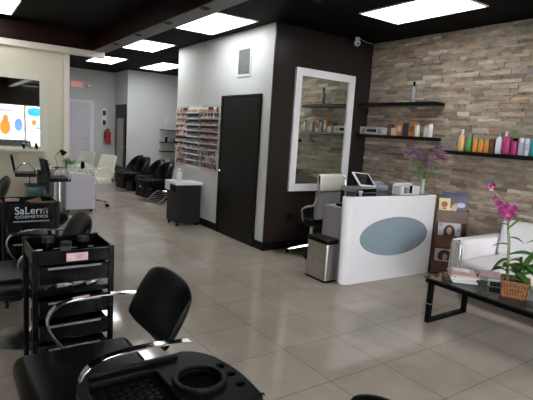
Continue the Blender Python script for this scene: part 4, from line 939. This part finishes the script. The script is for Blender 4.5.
for (x, y, z), d, L, w_, dr in [((3.648, 1.876, .92), R_ * .6 + Vector((0, 0, .75)), .16, .02, .1), ((3.657, 1.855, .80), -R_ + Vector((0, 0, .25)), .12, .012, .5), ((3.657, 1.855, .86), R_ + Vector((0, 0, .1)), .10, .014, .4),
        ((3.661, 1.847, .68), -R_ * .6 + Vector((0, 0, -.2)), .12, .030, .7), ((3.661, 1.847, .72), R_ * .9 + Vector((-.2, 0, .5)), .26, .028, .5), ((3.665, 1.84, .64), R_ * 1 + Vector((-.3, 0, .3)), .24, .030, .6), ((3.665, 1.84, .60), R_ + Vector((-.4, 0, .1)), .20, .028, .7),
        ((3.70, 1.77, .60), R_ + Vector((0, 0, .9)), .28, .026, .5), ((3.72, 1.74, .62), R_ * .4 + Vector((-.2, 0, 1.)), .26, .028, .3), ((3.72, 1.74, .58), R_ * 1 + Vector((.3, 0, .6)), .26, .028, .6), ((3.66, 1.84, .58), -R_ * .4 + Vector((-.3, 0, .5)), .16, .022, .6), ((3.71, 1.75, .66), -R_ * .7 + Vector((0, 0, .7)), .16, .022, .7),
        ((3.645, 1.88, .96), -R_ + Vector((0, 0, .1)), .06, .008, .2), ((3.72, 1.74, .70), R_ + Vector((0, 0, .5)), .24, .026, .8), ((3.74, 1.70, .78), R_ + Vector((-.1, 0, .8)), .22, .022, .8), ((3.72, 1.74, .64), R_ * .8 + Vector((-.6, 0, .4)), .22, .03, .8), ((3.69, 1.80, .60), -R_ * .2 + Vector((-.6, 0, .9)), .2, .028, .6), ((3.75, 1.68, .82), -R_ * .5 + Vector((0, 0, .8)), .16, .018, .8)]:
    lv.leaf(L_(x, y, z), d, L, w_ * 2.0, droop=dr)
obj('leaves', lv, 'leaf', t)
obj('cane', MB().tube(smoothpath([L_(3.71, 1.75, .53), L_(3.72, 1.735, .65), L_(3.74, 1.70, .78), L_(3.76, 1.66, .86)]), .009).tube(smoothpath([L_(3.69, 1.80, .53), L_(3.705, 1.77, .62), L_(3.70, 1.77, .72)]), .012), 'leaf_light', t)
def bloom(p, s, m, nm='bloom'):
    s *= .85
    mb = MB(); fwd = Vector((-.85, -.45, .1)).normalized(); r_ = fwd.cross(Vector((0, 0, 1))).normalized(); u_ = r_.cross(fwd)
    for k in range(5):
        a = 2 * PI * k / 5 + PI / 2 + random.uniform(-.2, .2); d = r_ * math.cos(a) + u_ * math.sin(a) + fwd * .35
        mb.leaf(L_(*p), d, s, s * (.42 if k % 2 else .36), up=fwd, droop=.15)
    mb.leaf(L_(*p) + fwd * .006, fwd - u_ * .6, s * .7, s * .3, up=u_, droop=.2); return obj(nm, mb, m, t)
for p, s in [((3.630, 1.905, 1.11), .042), ((3.606, 1.955, 1.125), .040), ((3.645, 1.87, 1.07), .042), ((3.625, 1.92, 1.055), .040), ((3.66, 1.855, 1.10), .036), ((3.648, 1.885, 1.02), .040), ((3.61, 1.94, 1.08), .030), ((3.655, 1.86, 1.045), .034)]: bloom(p, s, 'orchid')
bloom((3.580, 2.018, 1.255), .045, 'orchid'); bloom((3.578, 2.012, 1.235), .030, 'orchid_white')
obj('bud', MB().ball(L_(3.60, 1.98, 1.17), .013, (1, 1, 1.4)).ball(L_(3.592, 1.99, 1.15), .010, (1, 1, 1.4)), 'orchid', t)

# ------------------------------------------------------------------ world, sun, camera
w = bpy.data.worlds.new('sky'); SC.world = w; w.use_nodes = True; nt = w.node_tree
bg = nt.nodes['Background']; sky = nt.nodes.new('ShaderNodeTexSky'); sky.sky_type = 'HOSEK_WILKIE'; sky.sun_direction = Vector((.3, .5, .8)).normalized(); sky.turbidity = 4
mx = nt.nodes.new('ShaderNodeMix'); mx.data_type = 'RGBA'; mx.inputs['Factor'].default_value = .5; mx.inputs[7].default_value = (1, 1, 1, 1)
nt.links.new(sky.outputs[0], mx.inputs[6]); nt.links.new(mx.outputs[2], bg.inputs[0]); bg.inputs[1].default_value = 34.

yaw, pitch, roll, fpx, hcam = .60974, .14077, .062748, 466.06, 1.55
fw = Vector((math.sin(yaw) * math.cos(pitch), math.cos(yaw) * math.cos(pitch), -math.sin(pitch)))
rt = Vector((math.cos(yaw), -math.sin(yaw), 0)); up = rt.cross(fw)
r2 = rt * math.cos(roll) + up * math.sin(roll); u2 = -rt * math.sin(roll) + up * math.cos(roll)
cd = bpy.data.cameras.new('camera'); cam = bpy.data.objects.new('camera', cd); COL.objects.link(cam)
cd.sensor_fit = 'HORIZONTAL'; cd.sensor_width = 36; cd.lens = fpx / 533 * 36; cd.clip_start = .05; cd.clip_end = 100
Mx = Matrix(((r2.x, u2.x, -fw.x, 0), (r2.y, u2.y, -fw.y, 0), (r2.z, u2.z, -fw.z, hcam), (0, 0, 0, 1))); cam.matrix_world = Mx
SC.camera = cam
SC.view_settings.view_transform = 'Standard'; SC.view_settings.look = 'None'; SC.view_settings.gamma = 1; SC.view_settings.use_curve_mapping = False
SC.view_settings.exposure = 0.45
SC.cycles.use_denoising = True
SC.cycles.max_bounces = 8
SC.cycles.sample_clamp_indirect = 6
